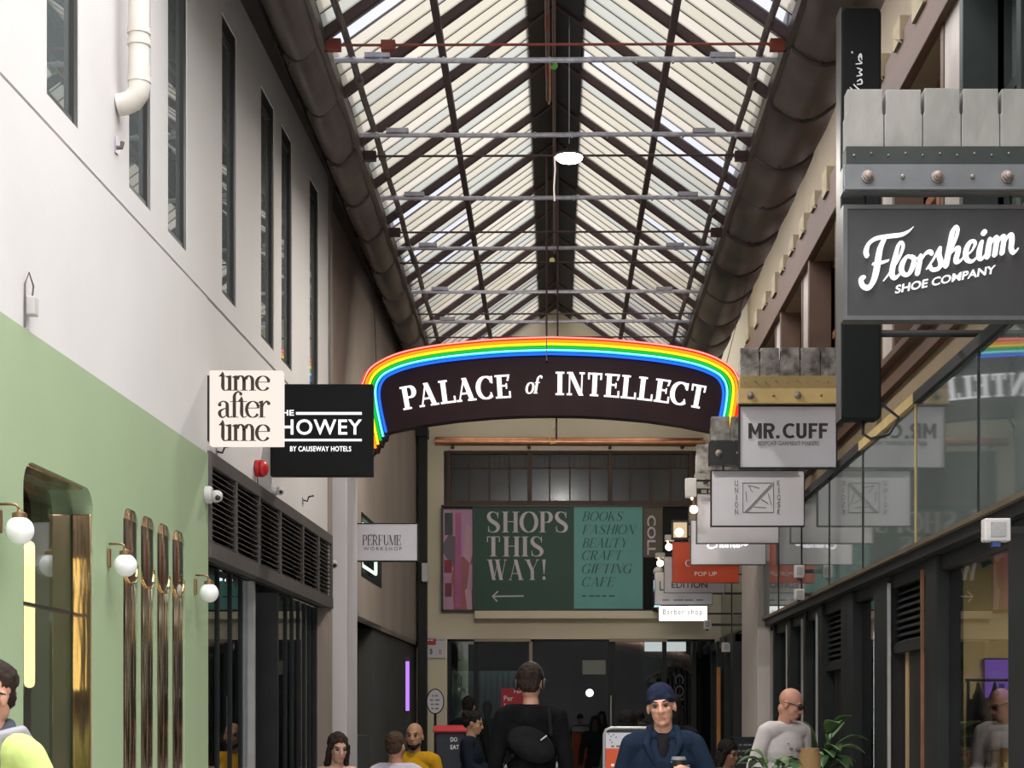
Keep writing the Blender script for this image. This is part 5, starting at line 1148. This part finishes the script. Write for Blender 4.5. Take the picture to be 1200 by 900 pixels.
def hand_prims(wr, d, nrm, curl, side):
    d = d.normalized(); nrm = (nrm-d*nrm.dot(d)).normalized(); ac = d.cross(nrm)*side; P = []
    for k in range(4):
        o = (k-1.5)*.019; P.append(('c', wr+ac*o*.7, .013, wr+d*.085+ac*o, .0125))
        l = (.072,.082,.076,.058)[k]; b0 = wr+d*.088+ac*o; a1 = curl*.5; a2 = curl*1.25; a3 = curl*1.7
        b1 = b0+(d*math.cos(a1)+nrm*math.sin(a1))*l*.45; b2 = b1+(d*math.cos(a2)+nrm*math.sin(a2))*l*.32; b3 = b2+(d*math.cos(a3)+nrm*math.sin(a3))*l*.23
        P += [('c',b0,.0105,b1,.0095),('c',b1,.0095,b2,.0088),('c',b2,.0088,b3,.008)]
    t0 = wr+d*.025-ac*.030+nrm*.004; t1 = t0+d*.030-ac*.024+nrm*.016; t2 = t1+d*.030-ac*.006+nrm*.018
    P += [('c',wr+d*.02-ac*.012,.015,t0,.014),('c',t0,.013,t1,.0115),('c',t1,.0115,t2,.0095)]
    return P
def person(label, x, y, yaw, H=1.75, seat=None, hyaw=0, hpitch=0, hroll=0, arms=None, skin='light', voxel=.009, top=None, sleeve=1.0, trouser=None, shoe=None, hair=None, hairmat=None, fat=1.0, lean=0, curl=.5, extra=None, collar=False):
    k = H/1.75; Rz = Matrix.Rotation(yaw, 3, 'Z'); loc = Vector((x,y,0)); dz = 0
    if seat is not None: dz = seat/k+.10-.92
    def T(v): return Rz @ (v*k)
    V = Vector; up = V((0,0,dz)); 
    def B(px,py,pz):                                       # torso point, leaning forward from the hips
        a = lean; q = V((px,py,pz-.95)); return V((q.x, q.y*math.cos(a)-q.z*math.sin(a), q.y*math.sin(a)+q.z*math.cos(a)+.95))+up
    tors = [('e',B(0,0,1.28),(.158*fat,.112*fat,.17)),('e',B(0,-.005,1.10),(.142*fat,.108*fat,.14)),('e',B(0,.005,.96),(.158*fat,.12*fat,.12)),('c',B(-.135,.0,1.415),.062,B(.135,.0,1.415),.062),('e',B(0,.02,1.38),(.13,.09,.10))]
    neck = [('c',B(0,.01,1.42),.062,B(0,-.005,1.535),.052)]
    HP = B(0,-.01,1.535); RH = Matrix.Rotation(hyaw,3,'Z') @ Matrix.Rotation(hpitch,3,'X') @ Matrix.Rotation(hroll,3,'Y')
    def Hd(px,py,pz): return HP+RH @ V((px,py,pz+.095))
    head = [('e',Hd(0,.012,.035),(.074,.094,.088),RH),('e',Hd(0,-.028,-.035),(.060,.062,.078),RH),('e',Hd(0,-.045,-.085),(.044,.042,.034),RH),('e',Hd(0,.02,-.05),(.060,.065,.06),RH),
        ('c',Hd(0,-.088,.012),.010,Hd(0,-.108,-.028),.0135),('c',Hd(-.012,-.096,-.032),.010,Hd(.012,-.096,-.032),.010),('c',Hd(-.036,-.080,.026),.012,Hd(.036,-.080,.026),.012),
        ('e',Hd(-.036,-.066,-.018),(.022,.02,.02),RH),('e',Hd(.036,-.066,-.018),(.022,.02,.02),RH),('c',Hd(-.018,-.088,-.066),.009,Hd(.018,-.088,-.066),.009),('e',Hd(0,-.078,-.098),(.02,.016,.014),RH),
        ('e',Hd(-.077,.008,-.012),(.010,.019,.031),RH),('e',Hd(.077,.008,-.012),(.010,.019,.031),RH),('c',HP,.052,Hd(0,.0,-.06),.054)]
    arms = arms or [((-.245,.03,1.13),(-.27,-.04,.88)),((.245,.03,1.13),(.27,-.04,.88))]
    armp = []; armc = []; hands = []
    for i,(e,w_) in enumerate(arms):
        s = -1 if i == 0 else 1; sh = B(s*.178,.0,1.405); e = V(e)+up; w2 = V(w_)+up
        armp += [('c',sh,.052,e,.040),('c',e,.040,w2,.027)]
        armc += [('c',sh,.068,e,.056,)]+([('c',e,.056,e+(w2-e)*.93,.044)] if sleeve > .8 else []) if sleeve > .3 else []
        if sleeve and sleeve <= .8: armc = armc[:-1]+[('c',sh,.07,sh+(e-sh)*.6,.062)]
        nrm = V((-s,-.25,0)) if w2.z-up.z < 1.0 else V((-s*.9,.2,.3)); hands += hand_prims(w2,(w2-e),nrm,curl,-s)
    legs = []; legc = []; feet = []
    for s in (-1,1):
        hp = V((s*.088,.0,.93))+up
        if seat is None: kn, an = V((s*.10,-.015,.50)), V((s*.105,.02,.085))
        else: kn = V((s*.13,-.43,.92+dz+.005)); an = V((s*.14,-.40,.085))
        legs += [('c',hp,.088,kn,.056),('c',kn,.056,an,.038),('c',an,.042,an+V((0,-.02,-.04)),.04),('c',an+V((0,.03,-.05)),.034,an+V((s*.01,-.15,-.055)),.028)]
        legc += [('c',hp,.105,kn,.076),('c',kn,.076,an+V((0,0,.03)),.058)]
        feet.append([('c',an+V((0,.04,-.043)),.041,an+V((s*.012,-.16,-.048)),.036),('e',an+V((s*.006,-.07,-.068)),(.045,.13,.016))])
    o = mesh_obj('person', remesh(tors+neck+head+armp+hands+legs, voxel, T), SKIN[skin], None, loc); tag(o, label, 'person'); WL[o.name_full] = loc.copy()
    for s in (-1,1):
        e = MB(); e.ball((0,0,0), .0115, 12); e.v = [tuple(T(Hd(s*.031,-.0825,.006)+RH @ Vector(v))+loc) for v in e.v]; e.build('eye', EYE, o, smooth=True)
        bmesh_ = MB(); bmesh_.tube([T(Hd(s*.016,-.093,.026))+loc, T(Hd(s*.036,-.090,.032))+loc, T(Hd(s*.054,-.076,.026))+loc], [.003,.0045,.003], 8); bmesh_.build('eyebrow', hairmat or HAIR, o)
    MB().tube([T(Hd(-.024,-.090,-.064))+loc, T(Hd(0,-.0985,-.062))+loc, T(Hd(.024,-.090,-.064))+loc], [.003,.006,.003], 8).build('mouth', LIP, o)
    g = .016
    if top is not None:
        P = [(q[0],q[1],tuple(r+g for r in q[2])) if q[0] == 'e' else ('c',q[1],q[2]+g,q[3],q[4]+g) for q in (tors if sleeve else [('e',B(0,-.004,1.24),(.158*fat,.115*fat,.11))]+tors[1:3])]+armc
        P += [('e',B(0,.0,.93),(.165*fat,.13*fat,.08))]
        mesh_obj('top', remesh(P, voxel, T, 4), top, o)
        if collar: mesh_obj('collar', remesh([('c',B(-.05,-.05,1.455),.028,B(-.072,.02,1.495),.026),('c',B(.05,-.05,1.455),.028,B(.072,.02,1.495),.026),('c',B(-.07,.02,1.495),.026,B(0,.075,1.505),.028),('c',B(.07,.02,1.495),.026,B(0,.075,1.505),.028)], .006, T, 2), collar, o)
    mesh_obj('trousers', remesh(legc+[('e',V((0,.005,.95))+up,(.168*fat,.132*fat,.12))], .012, T, 4), trouser or cloth('dark trousers',(.02,.02,.025)), o)
    for f in feet: mesh_obj('shoe', remesh(f, .010, T, 2), shoe or M['black'], o)
    hm = hairmat or HAIR
    if hair == 'short': P = [('e',Hd(0,.026,.050),(.083,.096,.086),RH),('e',Hd(0,.055,-.0),(.074,.062,.075),RH),('c',Hd(-.074,-.02,.03),.014,Hd(-.076,.0,-.01),.010),('c',Hd(.074,-.02,.03),.014,Hd(.076,.0,-.01),.010)]
    elif hair == 'long': P = [('e',Hd(0,.024,.048),(.090,.102,.092),RH),('e',Hd(0,.06,-.06),(.088,.062,.13),RH),('c',Hd(-.078,-.01,.02),.024,Hd(-.085,.02,-.15),.028),('c',Hd(.078,-.01,.02),.024,Hd(.085,.02,-.15),.028)]
    elif hair == 'crop': P = [('e',Hd(0,.030,.056),(.079,.091,.078),RH),('e',Hd(0,.062,.0),(.062,.048,.060),RH)]
    elif hair == 'bun': P = [('e',Hd(0,.024,.048),(.086,.100,.090),RH),('e',Hd(0,.06,.0),(.074,.06,.08),RH),('e',Hd(0,.11,.07),(.05,.05,.05),RH)]
    else: P = None
    if P:
        hmesh = remesh(P, .007, T, 2)
        for v in hmesh.vertices: n_ = noise.noise(v.co*38+Vector((x*7,y*3,0)))+.5*noise.noise(v.co*90); v.co += v.normal*n_*.007
        mesh_obj('hair', hmesh, hm, o)
    if extra: extra(o, lambda *p: T(Hd(*p))+loc, lambda *p: T(B(*p))+loc, T, loc, Hd, B, RH, up)
    return o
EYE = pm('dark eye', (.02,.015,.012), None, 3, .2); LIP = pm('lips', (.36,.13,.11), None, 3, .5)
def stool(lab, x, y, h=.46):
    t = thing('cafe_stool', lab, 'stool', (x,y,0), 'dark stools under the seated people')
    MB().lathe([(.15,h-.03),(.17,h-.02),(.17,h-.005),(.15,h)], (x,y,0), n=24).build('seat', M['black'], t, smooth='auto')
    for k in range(4):
        a = math.pi/4+k*math.pi/2; MB().tube([(x+.11*math.cos(a),y+.11*math.sin(a),h-.03),(x+.17*math.cos(a),y+.17*math.sin(a),0)], .012, 8).build('leg', M['charcoal'], t)
R = math.radians
# hi-vis worker at the left edge, facing left
def hv(o, h, b, T, loc, Hd, B, RH, up):
    st = pm('silver reflective strip',(.26,.25,.27),None,6,.5)
    P = [('c',B(s*.115,-.135,1.28),.024,B(s*.105,-.06,1.488),.024) for s in (-1,1)]+[('c',B(s*.105,-.06,1.488),.024,B(s*.105,.05,1.488),.024) for s in (-1,1)]+[('c',B(s*.105,.05,1.488),.024,B(s*.115,.145,1.26),.024) for s in (-1,1)]
    mesh_obj('reflective_strips', remesh(P, .008, T, 1), st, o)
    mesh_obj('orange_front', remesh([('e',B(0,-.108,1.26),(.078,.062,.20)),('e',B(0,-.075,1.43),(.07,.06,.07))], .008, T, 1), pm('orange hi-vis fabric',(.85,.12,.02),(.78,.10,.02),8,.8), o)
    for s in (-1,1): MB().tube([h(s*.062,-.085,.012), h(s*.080,-.02,.012), h(s*.082,.012,.004)], .004, 6).build('glasses_temple', M['black'], o)
    for s in (-1,1): MB().tube([h(s*.034+.024*math.cos(q*math.pi/5),-.099,.004+.019*math.sin(q*math.pi/5)) for q in range(11)], .003, 6).build('glasses_rim', M['black'], o)
hy = 6.0
person('person in a yellow hi-vis top with grey strips and glasses at the left edge', -1.895, hy, R(-35), 1.67, skin='ruddy', voxel=.007, top=cloth('yellow hi-vis fabric',(.50,.57,.20),(.46,.52,.18),6), hair='crop', hairmat=HAIR, hyaw=R(2), lean=.20, arms=[((-.27,-.02,1.13),(-.28,-.12,.89)),((.28,.0,1.13),(.30,-.10,.89))], collar=cloth('grey collar',(.06,.065,.08)), extra=hv, fat=1.22)
# man in navy jacket and beanie, walking towards us with a cup
def bn(o, h, b, T, loc, Hd, B, RH, up):
    bm_ = cloth('navy knit',(.010,.013,.028),(.016,.020,.040),40)
    mesh_obj('beanie', remesh([('e',Hd(0,.014,.056),(.083,.102,.082),RH),('c',Hd(-.05,-.066,.046),.018,Hd(.05,-.066,.046),.018),('c',Hd(-.074,.0,.030),.014,Hd(-.05,-.066,.046),.017),('c',Hd(.074,.0,.030),.014,Hd(.05,-.066,.046),.017),('c',Hd(-.074,.0,.03),.014,Hd(-.04,.09,.02),.016),('c',Hd(.074,.0,.03),.014,Hd(.04,.09,.02),.016),('e',Hd(0,.07,.04),(.07,.04,.05),RH)], .006, T, 2), bm_, o)
    mesh_obj('dark_shirt_front', remesh([('e',B(0,-.075,1.36),(.045,.056,.10)),('e',B(0,-.02,1.44),(.068,.07,.04))], .008, T, 2), cloth('black shirt',(.012,.012,.014)), o)
    for s in (-1,1): mesh_obj('lapel', remesh([('c',B(s*.05,-.118,1.30),.016,B(s*.095,-.10,1.41),.022),('c',B(s*.095,-.10,1.41),.022,B(s*.075,-.02,1.50),.024)], .007, T, 2), NAVY, o)
    a, q = b(.085,-.136,1.285), b(.15,-.112,1.29); MB().tube([a,q], .004, 6).build('chest_badge', M['textgrey'], o)
    MB().ball(b(.05,-.139,1.31), .007, 10).build('press_stud', M['galv'], o)
NAVY = cloth('navy jacket',(.008,.014,.026),(.012,.020,.036),10)
BW = (.165,-.27,1.225)
bx, by = at(777,847,9.3).x, 9.3
BE = person('person in a navy jacket and dark beanie holding a black cup', bx, by, R(-3), 1.655, skin='ruddy', voxel=.006, top=NAVY, hyaw=R(-4), hpitch=R(3), hroll=R(-6), arms=[((-.265,.02,1.12),(-.20,-.20,.98)),((.30,-.04,1.14),BW)], extra=bn, fat=1.08, curl=.75, collar=NAVY)
_k = 1.655/1.75; _w = Vector(BW); _d = (_w-Vector((.30,-.04,1.14))).normalized(); _n = Vector((-.9,.2,.3)); _n = (_n-_d*_n.dot(_d)).normalized()
cc = Matrix.Rotation(R(-3),3,'Z') @ ((_w+_d*.092+_n*.046)*_k)+Vector((bx,by,0)); cc.z -= .035
t = thing('coffee_cup', 'black takeaway cup held by the man in the beanie', 'cup', tuple(cc))
MB().lathe([(.001,0),(.028,0),(.037,.095),(.001,.095)], cc, n=24).build('cup_body', M['black'], t, smooth='auto'); MB().lathe([(.039,.095),(.039,.103),(.034,.112),(.001,.112)], cc, n=24).build('lid', M['textgrey'], t, smooth='auto')
# man in black seen from behind with headphones and a sling bag
def bk(o, h, b, T, loc, Hd, B, RH, up):
    pts = [h(.092*math.cos(a),.01,.02+.115*math.sin(a)) for a in [math.pi*k/12 for k in range(13)]]; MB().tube(pts, .010, 8).build('headphone_band', M['black'], o, smooth=True)
    for s in (-1,1): m_ = MB(); m_.ball((0,0,0), 1, 16, sc=(.022,.036,.042)); m_.v = [tuple(T(Hd(s*.096,.008,-.01)+RH @ Vector(v))+loc) for v in m_.v]; m_.build('headphone_cup', M['black'], o, smooth=True)
    BG = cloth('black bag fabric',(.009,.009,.0095),(.013,.013,.013),12)
    R1 = Matrix.Rotation(R(-28),3,'Y')
    mesh_obj('sling_bag', remesh([('e',B(.0,.15,1.22),(.17,.06,.11),R1),('e',B(.0,.165,1.20),(.13,.06,.08),R1)], .009, T, 2), BG, o)
    mesh_obj('bag_strap', remesh([('c',B(-.13,.135,1.29),.014,B(-.12,.06,1.455),.014),('c',B(-.12,.06,1.455),.014,B(-.09,-.05,1.46),.014),('c',B(-.09,-.05,1.46),.014,B(.12,-.13,1.15),.014),('c',B(.12,-.13,1.15),.014,B(.17,.05,1.10),.014),('c',B(.17,.05,1.10),.014,B(.12,.14,1.15),.014)], .007, T, 1), BG, o)
    MB().tube([b(-.06,.222,1.25), b(-.10,.218,1.28)], .005, 6).build('zip_pull', M['galv'], o)
person('person in black seen from behind with headphones and a black sling bag', at(622,847,12.1).x, 12.1, R(182), 1.86, skin='ruddy', voxel=.008, top=cloth('black jumper',(.005,.005,.0055),(.008,.008,.009),12), hair='short', hairmat=HAIR, hyaw=R(-12), extra=bk, fat=1.04, arms=[((-.232,.01,1.13),(-.245,-.05,.88)),((.232,.01,1.13),(.245,-.05,.88))])
# bald man in a white jumper looking down to the right
def wj(o, h, b, T, loc, Hd, B, RH, up):
    for s in (-1,1): MB().tube([h(s*.060,-.090,.014), h(s*.080,-.02,.014), h(s*.080,.02,.006)], .0045, 6).build('glasses_temple', M['black'], o)
    for s in (-1,1): m_ = MB(); m_.ball((0,0,0), 1, 12, sc=(.026,.006,.020)); m_.v = [tuple(T(Hd(s*.033,-.100,.004)+RH @ Vector(v))+loc) for v in m_.v]; m_.build('dark_lens', M['black'], o, smooth=True)
    pr = pm('dark print',(.10,.08,.08),(.20,.17,.17),30,.8)
    for (u,z,r) in ((.035,1.285,.028),(.085,1.28,.034),(-.03,1.29,.016),(-.06,1.33,.009)): m_ = MB(); m_.ball(b(u,-.137 if u < .08 else -.122,z), r, 12, sc=(1,.35,.55)); m_.build('chest_print', pr, o, smooth=True)
person('bald person in a white jumper and dark glasses looking down to the right', at(915,847,13.05).x, 13.05, R(30), 1.72, skin='ruddy', voxel=.007, top=cloth('white jumper',(.55,.50,.49),(.50,.45,.44),10), hyaw=R(34), hpitch=R(22), lean=.10, extra=wj, arms=[((-.25,.02,1.13),(-.17,-.20,1.02)),((.24,.0,1.12),(.17,-.24,1.06))], fat=1.05)
# seated and standing people farther back
X_ = lambda px, D: at(px,847,D).x
person('person with long dark hair and bare shoulders seated below the louvred shop', X_(395,13.5), 13.5, R(25), 1.62, .50, hpitch=R(12), skin='light', voxel=.009, top=cloth('pale floral fabric',(.40,.34,.32),(.28,.22,.22),40), sleeve=0, hair='long', hairmat=HAIR, fat=.92); stool('dark stool under the person with bare shoulders', X_(395,13.5), 13.5, .50)
person('person with short dark hair and pale checked shirt seen from behind', X_(464,14.6), 14.6, R(175), 1.72, .45, hyaw=R(-15), skin='ruddy', voxel=.009, top=cloth('pale checked shirt',(.52,.48,.54),(.42,.36,.44),50), hair='short', hairmat=HAIRM); stool('dark stool under the person in the checked shirt', X_(464,14.6), 14.6, .45)
def bd(o, h, b, T, loc, Hd, B, RH, up):
    mesh_obj('beard', remesh([('e',Hd(0,-.066,-.100),(.036,.034,.030),RH),('c',Hd(-.05,-.03,-.07),.014,Hd(-.03,-.07,-.095),.016),('c',Hd(.05,-.03,-.07),.014,Hd(.03,-.07,-.095),.016)], .006, T, 1), HAIRB, o)
person('bald bearded person in a mustard top facing the camera', X_(486,16.1), 16.1, R(-8), 1.80, .49, skin='tan', voxel=.009, top=cloth('mustard top',(.50,.27,.015),(.44,.23,.012),12), extra=bd); stool('dark stool under the person in the mustard top', X_(486,16.1), 16.1, .49)
def gl(o, h, b, T, loc, Hd, B, RH, up): 
    m_ = MB(); m_.ball(b(.10,-.30,1.04), .06, 14, sc=(1,1,.9)); m_.build('teal_glove', pm('teal rubber',(.02,.22,.20),None,4,.4), o, smooth=True)
person('person in a dark navy top facing right beside the red topped bin', X_(552,16.7), 16.7, R(78), 1.555, hpitch=R(14), skin='tan', voxel=.010, top=cloth('dark navy top',(.012,.016,.024)), hair='bun', hairmat=HAIRB, trouser=cloth('grey trousers',(.20,.19,.19)), extra=gl, arms=[((-.23,-.05,1.15),(-.14,-.32,1.06)),((.23,-.05,1.15),(.14,-.32,1.06))])
person('dark clothed person standing far back by the end glass, left of the man in black', X_(549,21.6), 21.6, R(170), 1.78, skin='brown', voxel=.012, top=cloth('black coat',(.010,.010,.011)), hair='short', hairmat=HAIRB)
person('person with black hair and pale top seated at lower right facing right', X_(850,15.0), 15.0, R(55), 1.58, .45, hpitch=R(14), skin='brown', voxel=.009, top=cloth('pale pink top',(.55,.44,.46),(.48,.38,.41),14), hair='long', hairmat=HAIRB); stool('dark stool under the person in the pale pink top', X_(850,15.0), 15.0, .45)
person('person with dark hair mostly hidden behind the poster stand', X_(735,17.5), 17.5, R(180), 1.78, .62, skin='tan', voxel=.012, top=cloth('charcoal top',(.02,.02,.022)), hair='long', hairmat=HAIRB); stool('dark stool behind the poster stand', X_(735,17.5), 17.5, .62)
person('person in dark clothes mostly hidden behind the man in the beanie', X_(786,14.0), 14.0, R(175), 1.68, skin='tan', voxel=.012, top=cloth('black jacket',(.011,.011,.013)), hair='long', hairmat=HAIRB)
# ------------------------------------------------------------------ street furniture
D = 12.6; a, b = at(708,900,D), at(790,853,D)
t = thing('poster_stand', 'white and orange poster stand with rounded silver frame behind the man in the beanie', 'stand', (a.x,D,0)); H = b.z
p0 = [(a.x,0),(a.x,H-.05),(a.x+.015,H-.015),(a.x+.05,H),(b.x-.05,H),(b.x-.015,H-.015),(b.x,H-.05),(b.x,0)]
MB().tube([(x,D,z) for x,z in p0], .012, 10).build('frame', M['trimalu'], t, smooth='auto')
zs = ZZ(877,D); MB().box(a.x+.012,b.x-.012,D-.008,D+.008,zs,H-.035).build('white_panel', M['signwhite'], t); MB().box(a.x+.012,b.x-.012,D-.008,D+.008,.25,zs).build('orange_panel', pm('orange red poster',(.60,.09,.025),(.55,.075,.02),4,.5), t); MB().box(a.x+.012,b.x-.012,D-.009,D+.009,H-.035,H-.012).build('top_strip', M['black'], t)
line_marks('lettering', 716, 752, 873.5, 875.5, D, pm('olive print',(.16,.13,.05),None,3,.6), t, 6, D-.008, .002); line_marks('lettering', 716, 740, 895, 898, D, M['textwhite'], t, 4, D-.008, .002)
p = Pen()
for px,py in ((713,860),(716,863),(715,867),(719,861),(722,864),(717,870)): v = at(px,py,D); p.dot(v.x, v.z, .006)
letters('printed_dots', (p.v,p.f), D-.008, M['textgrey'], t, .002); p = Pen(); v = at(730,887,D); p.dot(v.x,v.z,.018); letters('printed_disc', (p.v,p.f), D-.008, M['textwhite'], t, .002)
for x in (a.x,b.x): MB().box(x-.02,x+.02,D-.25,D+.25,0,.03).build('foot', M['charcoal'], t)
D = 17.6; a, b = at(509,900,D), at(546,851,D); H = b.z
t = thing('wheelie_bin', 'tall dark bin with a red lid left of the person in navy', 'bin', (a.x,D,0))
mb = MB(); mb.add([(a.x+.05,D+.06,.08),(b.x-.05,D+.06,.08),(b.x-.05,D+.40,.08),(a.x+.05,D+.40,.08),(a.x+.01,D,H-.06),(b.x-.01,D,H-.06),(b.x-.01,D+.48,H-.06),(a.x+.01,D+.48,H-.06)], [(0,3,2,1),(4,5,6,7),(0,1,5,4),(1,2,6,5),(2,3,7,6),(3,0,4,7)]); mb.build('bin_body', pm('slate plastic',(.03,.035,.045),(.024,.028,.036),5,.5), t, bevel=.012)
mb = MB(); mb.prismx([(D-.03,H-.065),(D-.03,H-.035),(D+.1,H),(D+.45,H+.01),(D+.52,H-.03),(D+.52,H-.065)], a.x-.015, b.x+.015); mb.build('lid', pm('red lid plastic',(.42,.02,.03),(.36,.018,.025),5,.4), t, bevel=.008)
for x in (a.x+.07,b.x-.07): MB().lathe([(.001,-.03),(.10,-.03),(.10,.03),(.001,.03)], (x,D+.42,.10), 'x', 20).build('wheel', M['black'], t)
MB().tube([(a.x+.06,D+.53,H-.08),(b.x-.06,D+.53,H-.08)], .014, 8).build('handle', M['black'], t)
sans('lettering', 'DO', 528, 536, 864, 869, D, M['textwhite'], t, .01,0,1,.003,D-.002); sans('lettering', 'EAT', 528, 538, 873, 878, D, M['textwhite'], t, .01,0,1,.003,D-.001)
D = 16.2; a, b = at(858,900,D), at(888,865,D)
t = thing('menu_board', 'dark menu board with pale lines behind the seated person in pink', 'board', (a.x,D,0)); H = b.z
MB().box(a.x,b.x,D,D+.03,.35,H).build('slate', M['dark'], t); mb = MB(); mb.box(a.x-.015,b.x+.015,D-.005,D+.035,H-.02,H+.012); mb.box(a.x-.015,a.x+.01,D-.005,D+.035,0,H); mb.box(b.x-.01,b.x+.015,D-.005,D+.035,0,H); mb.build('frame', M['charcoal'], t)
for k,(x0,x1) in enumerate(((866,882),(865,878),(866,884),(866,876))): line_marks('chalk_line', x0, x1, 872+k*7, 874+k*7, D, M['textgrey'], t, 3)
# planters with broad leaved plants
LEAF = pm('broad leaf', (.035,.085,.03), (.06,.13,.045), 8, .4); LEAF2 = pm('pale banded leaf', (.16,.24,.09), (.07,.14,.05), 6, .4)
def plant(lab, x, y, z0, n, L, seed, rad, lift):
    t = thing('potted_plant', lab, 'plant', (x,y,0), None); r = random.Random(seed)
    MB().lathe([(.001,0),(.13,0),(.17,z0),(.185,z0+.01),(.185,z0+.03),(.16,z0+.03),(.15,z0-.02),(.001,z0-.02)], (x,y,0), n=24).build('pot', M['charcoal'], t, smooth='auto')
    mb = MB(); sm = MB()
    for k in range(n):
        a = k*2.4+r.uniform(-.4,.4); e = r.uniform(lift*.35, lift); l = L*r.uniform(.7,1.1); wd = l*r.uniform(.20,.28); d = Vector((math.cos(a),math.sin(a),0)); sd = Vector((-d.y,d.x,0)); st = l*r.uniform(.45,.8)*rad
        b0 = Vector((x,y,z0))+d*.03; b1 = b0+d*st*.45+Vector((0,0,st*e)); sm.tube([b0,(b0+b1)/2+Vector((0,0,.02)),b1], .005, 6)
        rows = []
        for i in range(9):
            u = i/8; c = b1+d*l*u*.85+Vector((0,0,l*(e*.55*u-.75*u*u*(1.2-e*.3)))); w_ = wd*math.sin(math.pi*min(1,u*.93+.07))**.8; rows.append([tuple(c-sd*w_+Vector((0,0,w_*.35))),tuple(c),tuple(c+sd*w_+Vector((0,0,w_*.35)))])
        vs = [p for q in rows for p in q]; mb.add(vs, [(i*3+j,i*3+j+1,i*3+j+4,i*3+j+3) for i in range(8) for j in range(2)], 1 if r.random() < .3 else 0)
    f = mb.build('foliage', [LEAF,LEAF2], t, smooth=True); f['kind'] = 'stuff'; f.modifiers.new('thickness','SOLIDIFY').thickness = .002; sm.build('stems', pm('leaf stem',(.06,.11,.04),None,5,.5) if 'leaf stem' not in bpy.data.materials else bpy.data.materials['leaf stem'], t)
plant('broad leaved dark green plant in front of the man in the white jumper', X_(906,12.2), 12.2, 1.02, 30, .20, 4, 1.0, 1.3)
plant('upright banded leaf plant right of the man in the white jumper', X_(964,13.6), 13.6, 1.04, 24, .30, 9, .9, 1.9)
D = 12.5; a, b = at(937,905,D), at(961,877,D); cx = (a.x+b.x)/2
t = thing('tan_pot', 'tan rounded pot beside the man in the white jumper', 'pot', (cx,D,0))
h = b.z; MB().lathe([(.001,h-.36),(.05,h-.36),(.075,h-.27),(.082,h-.16),(.078,h-.06),(.070,h-.015),(.074,h),(.066,h+.002),(.060,h-.02),(.055,h-.10),(.001,h-.10)], (cx,D,0), n=28).build('pot_body', pm('tan ceramic',(.36,.21,.09),(.28,.165,.07),9,.7,bump=.3), t, smooth='auto')
MB().lathe([(.07,h-.372),(.07,h-.36)], (cx,D,0), n=24).build('saucer', M['charcoal'], t); 
for k in range(3): q = k*2.094; MB().tube([(cx+.05*math.cos(q),D+.05*math.sin(q),h-.37),(cx+.12*math.cos(q),D+.12*math.sin(q),0)], .010, 8).build('stand_leg', M['charcoal'], t)
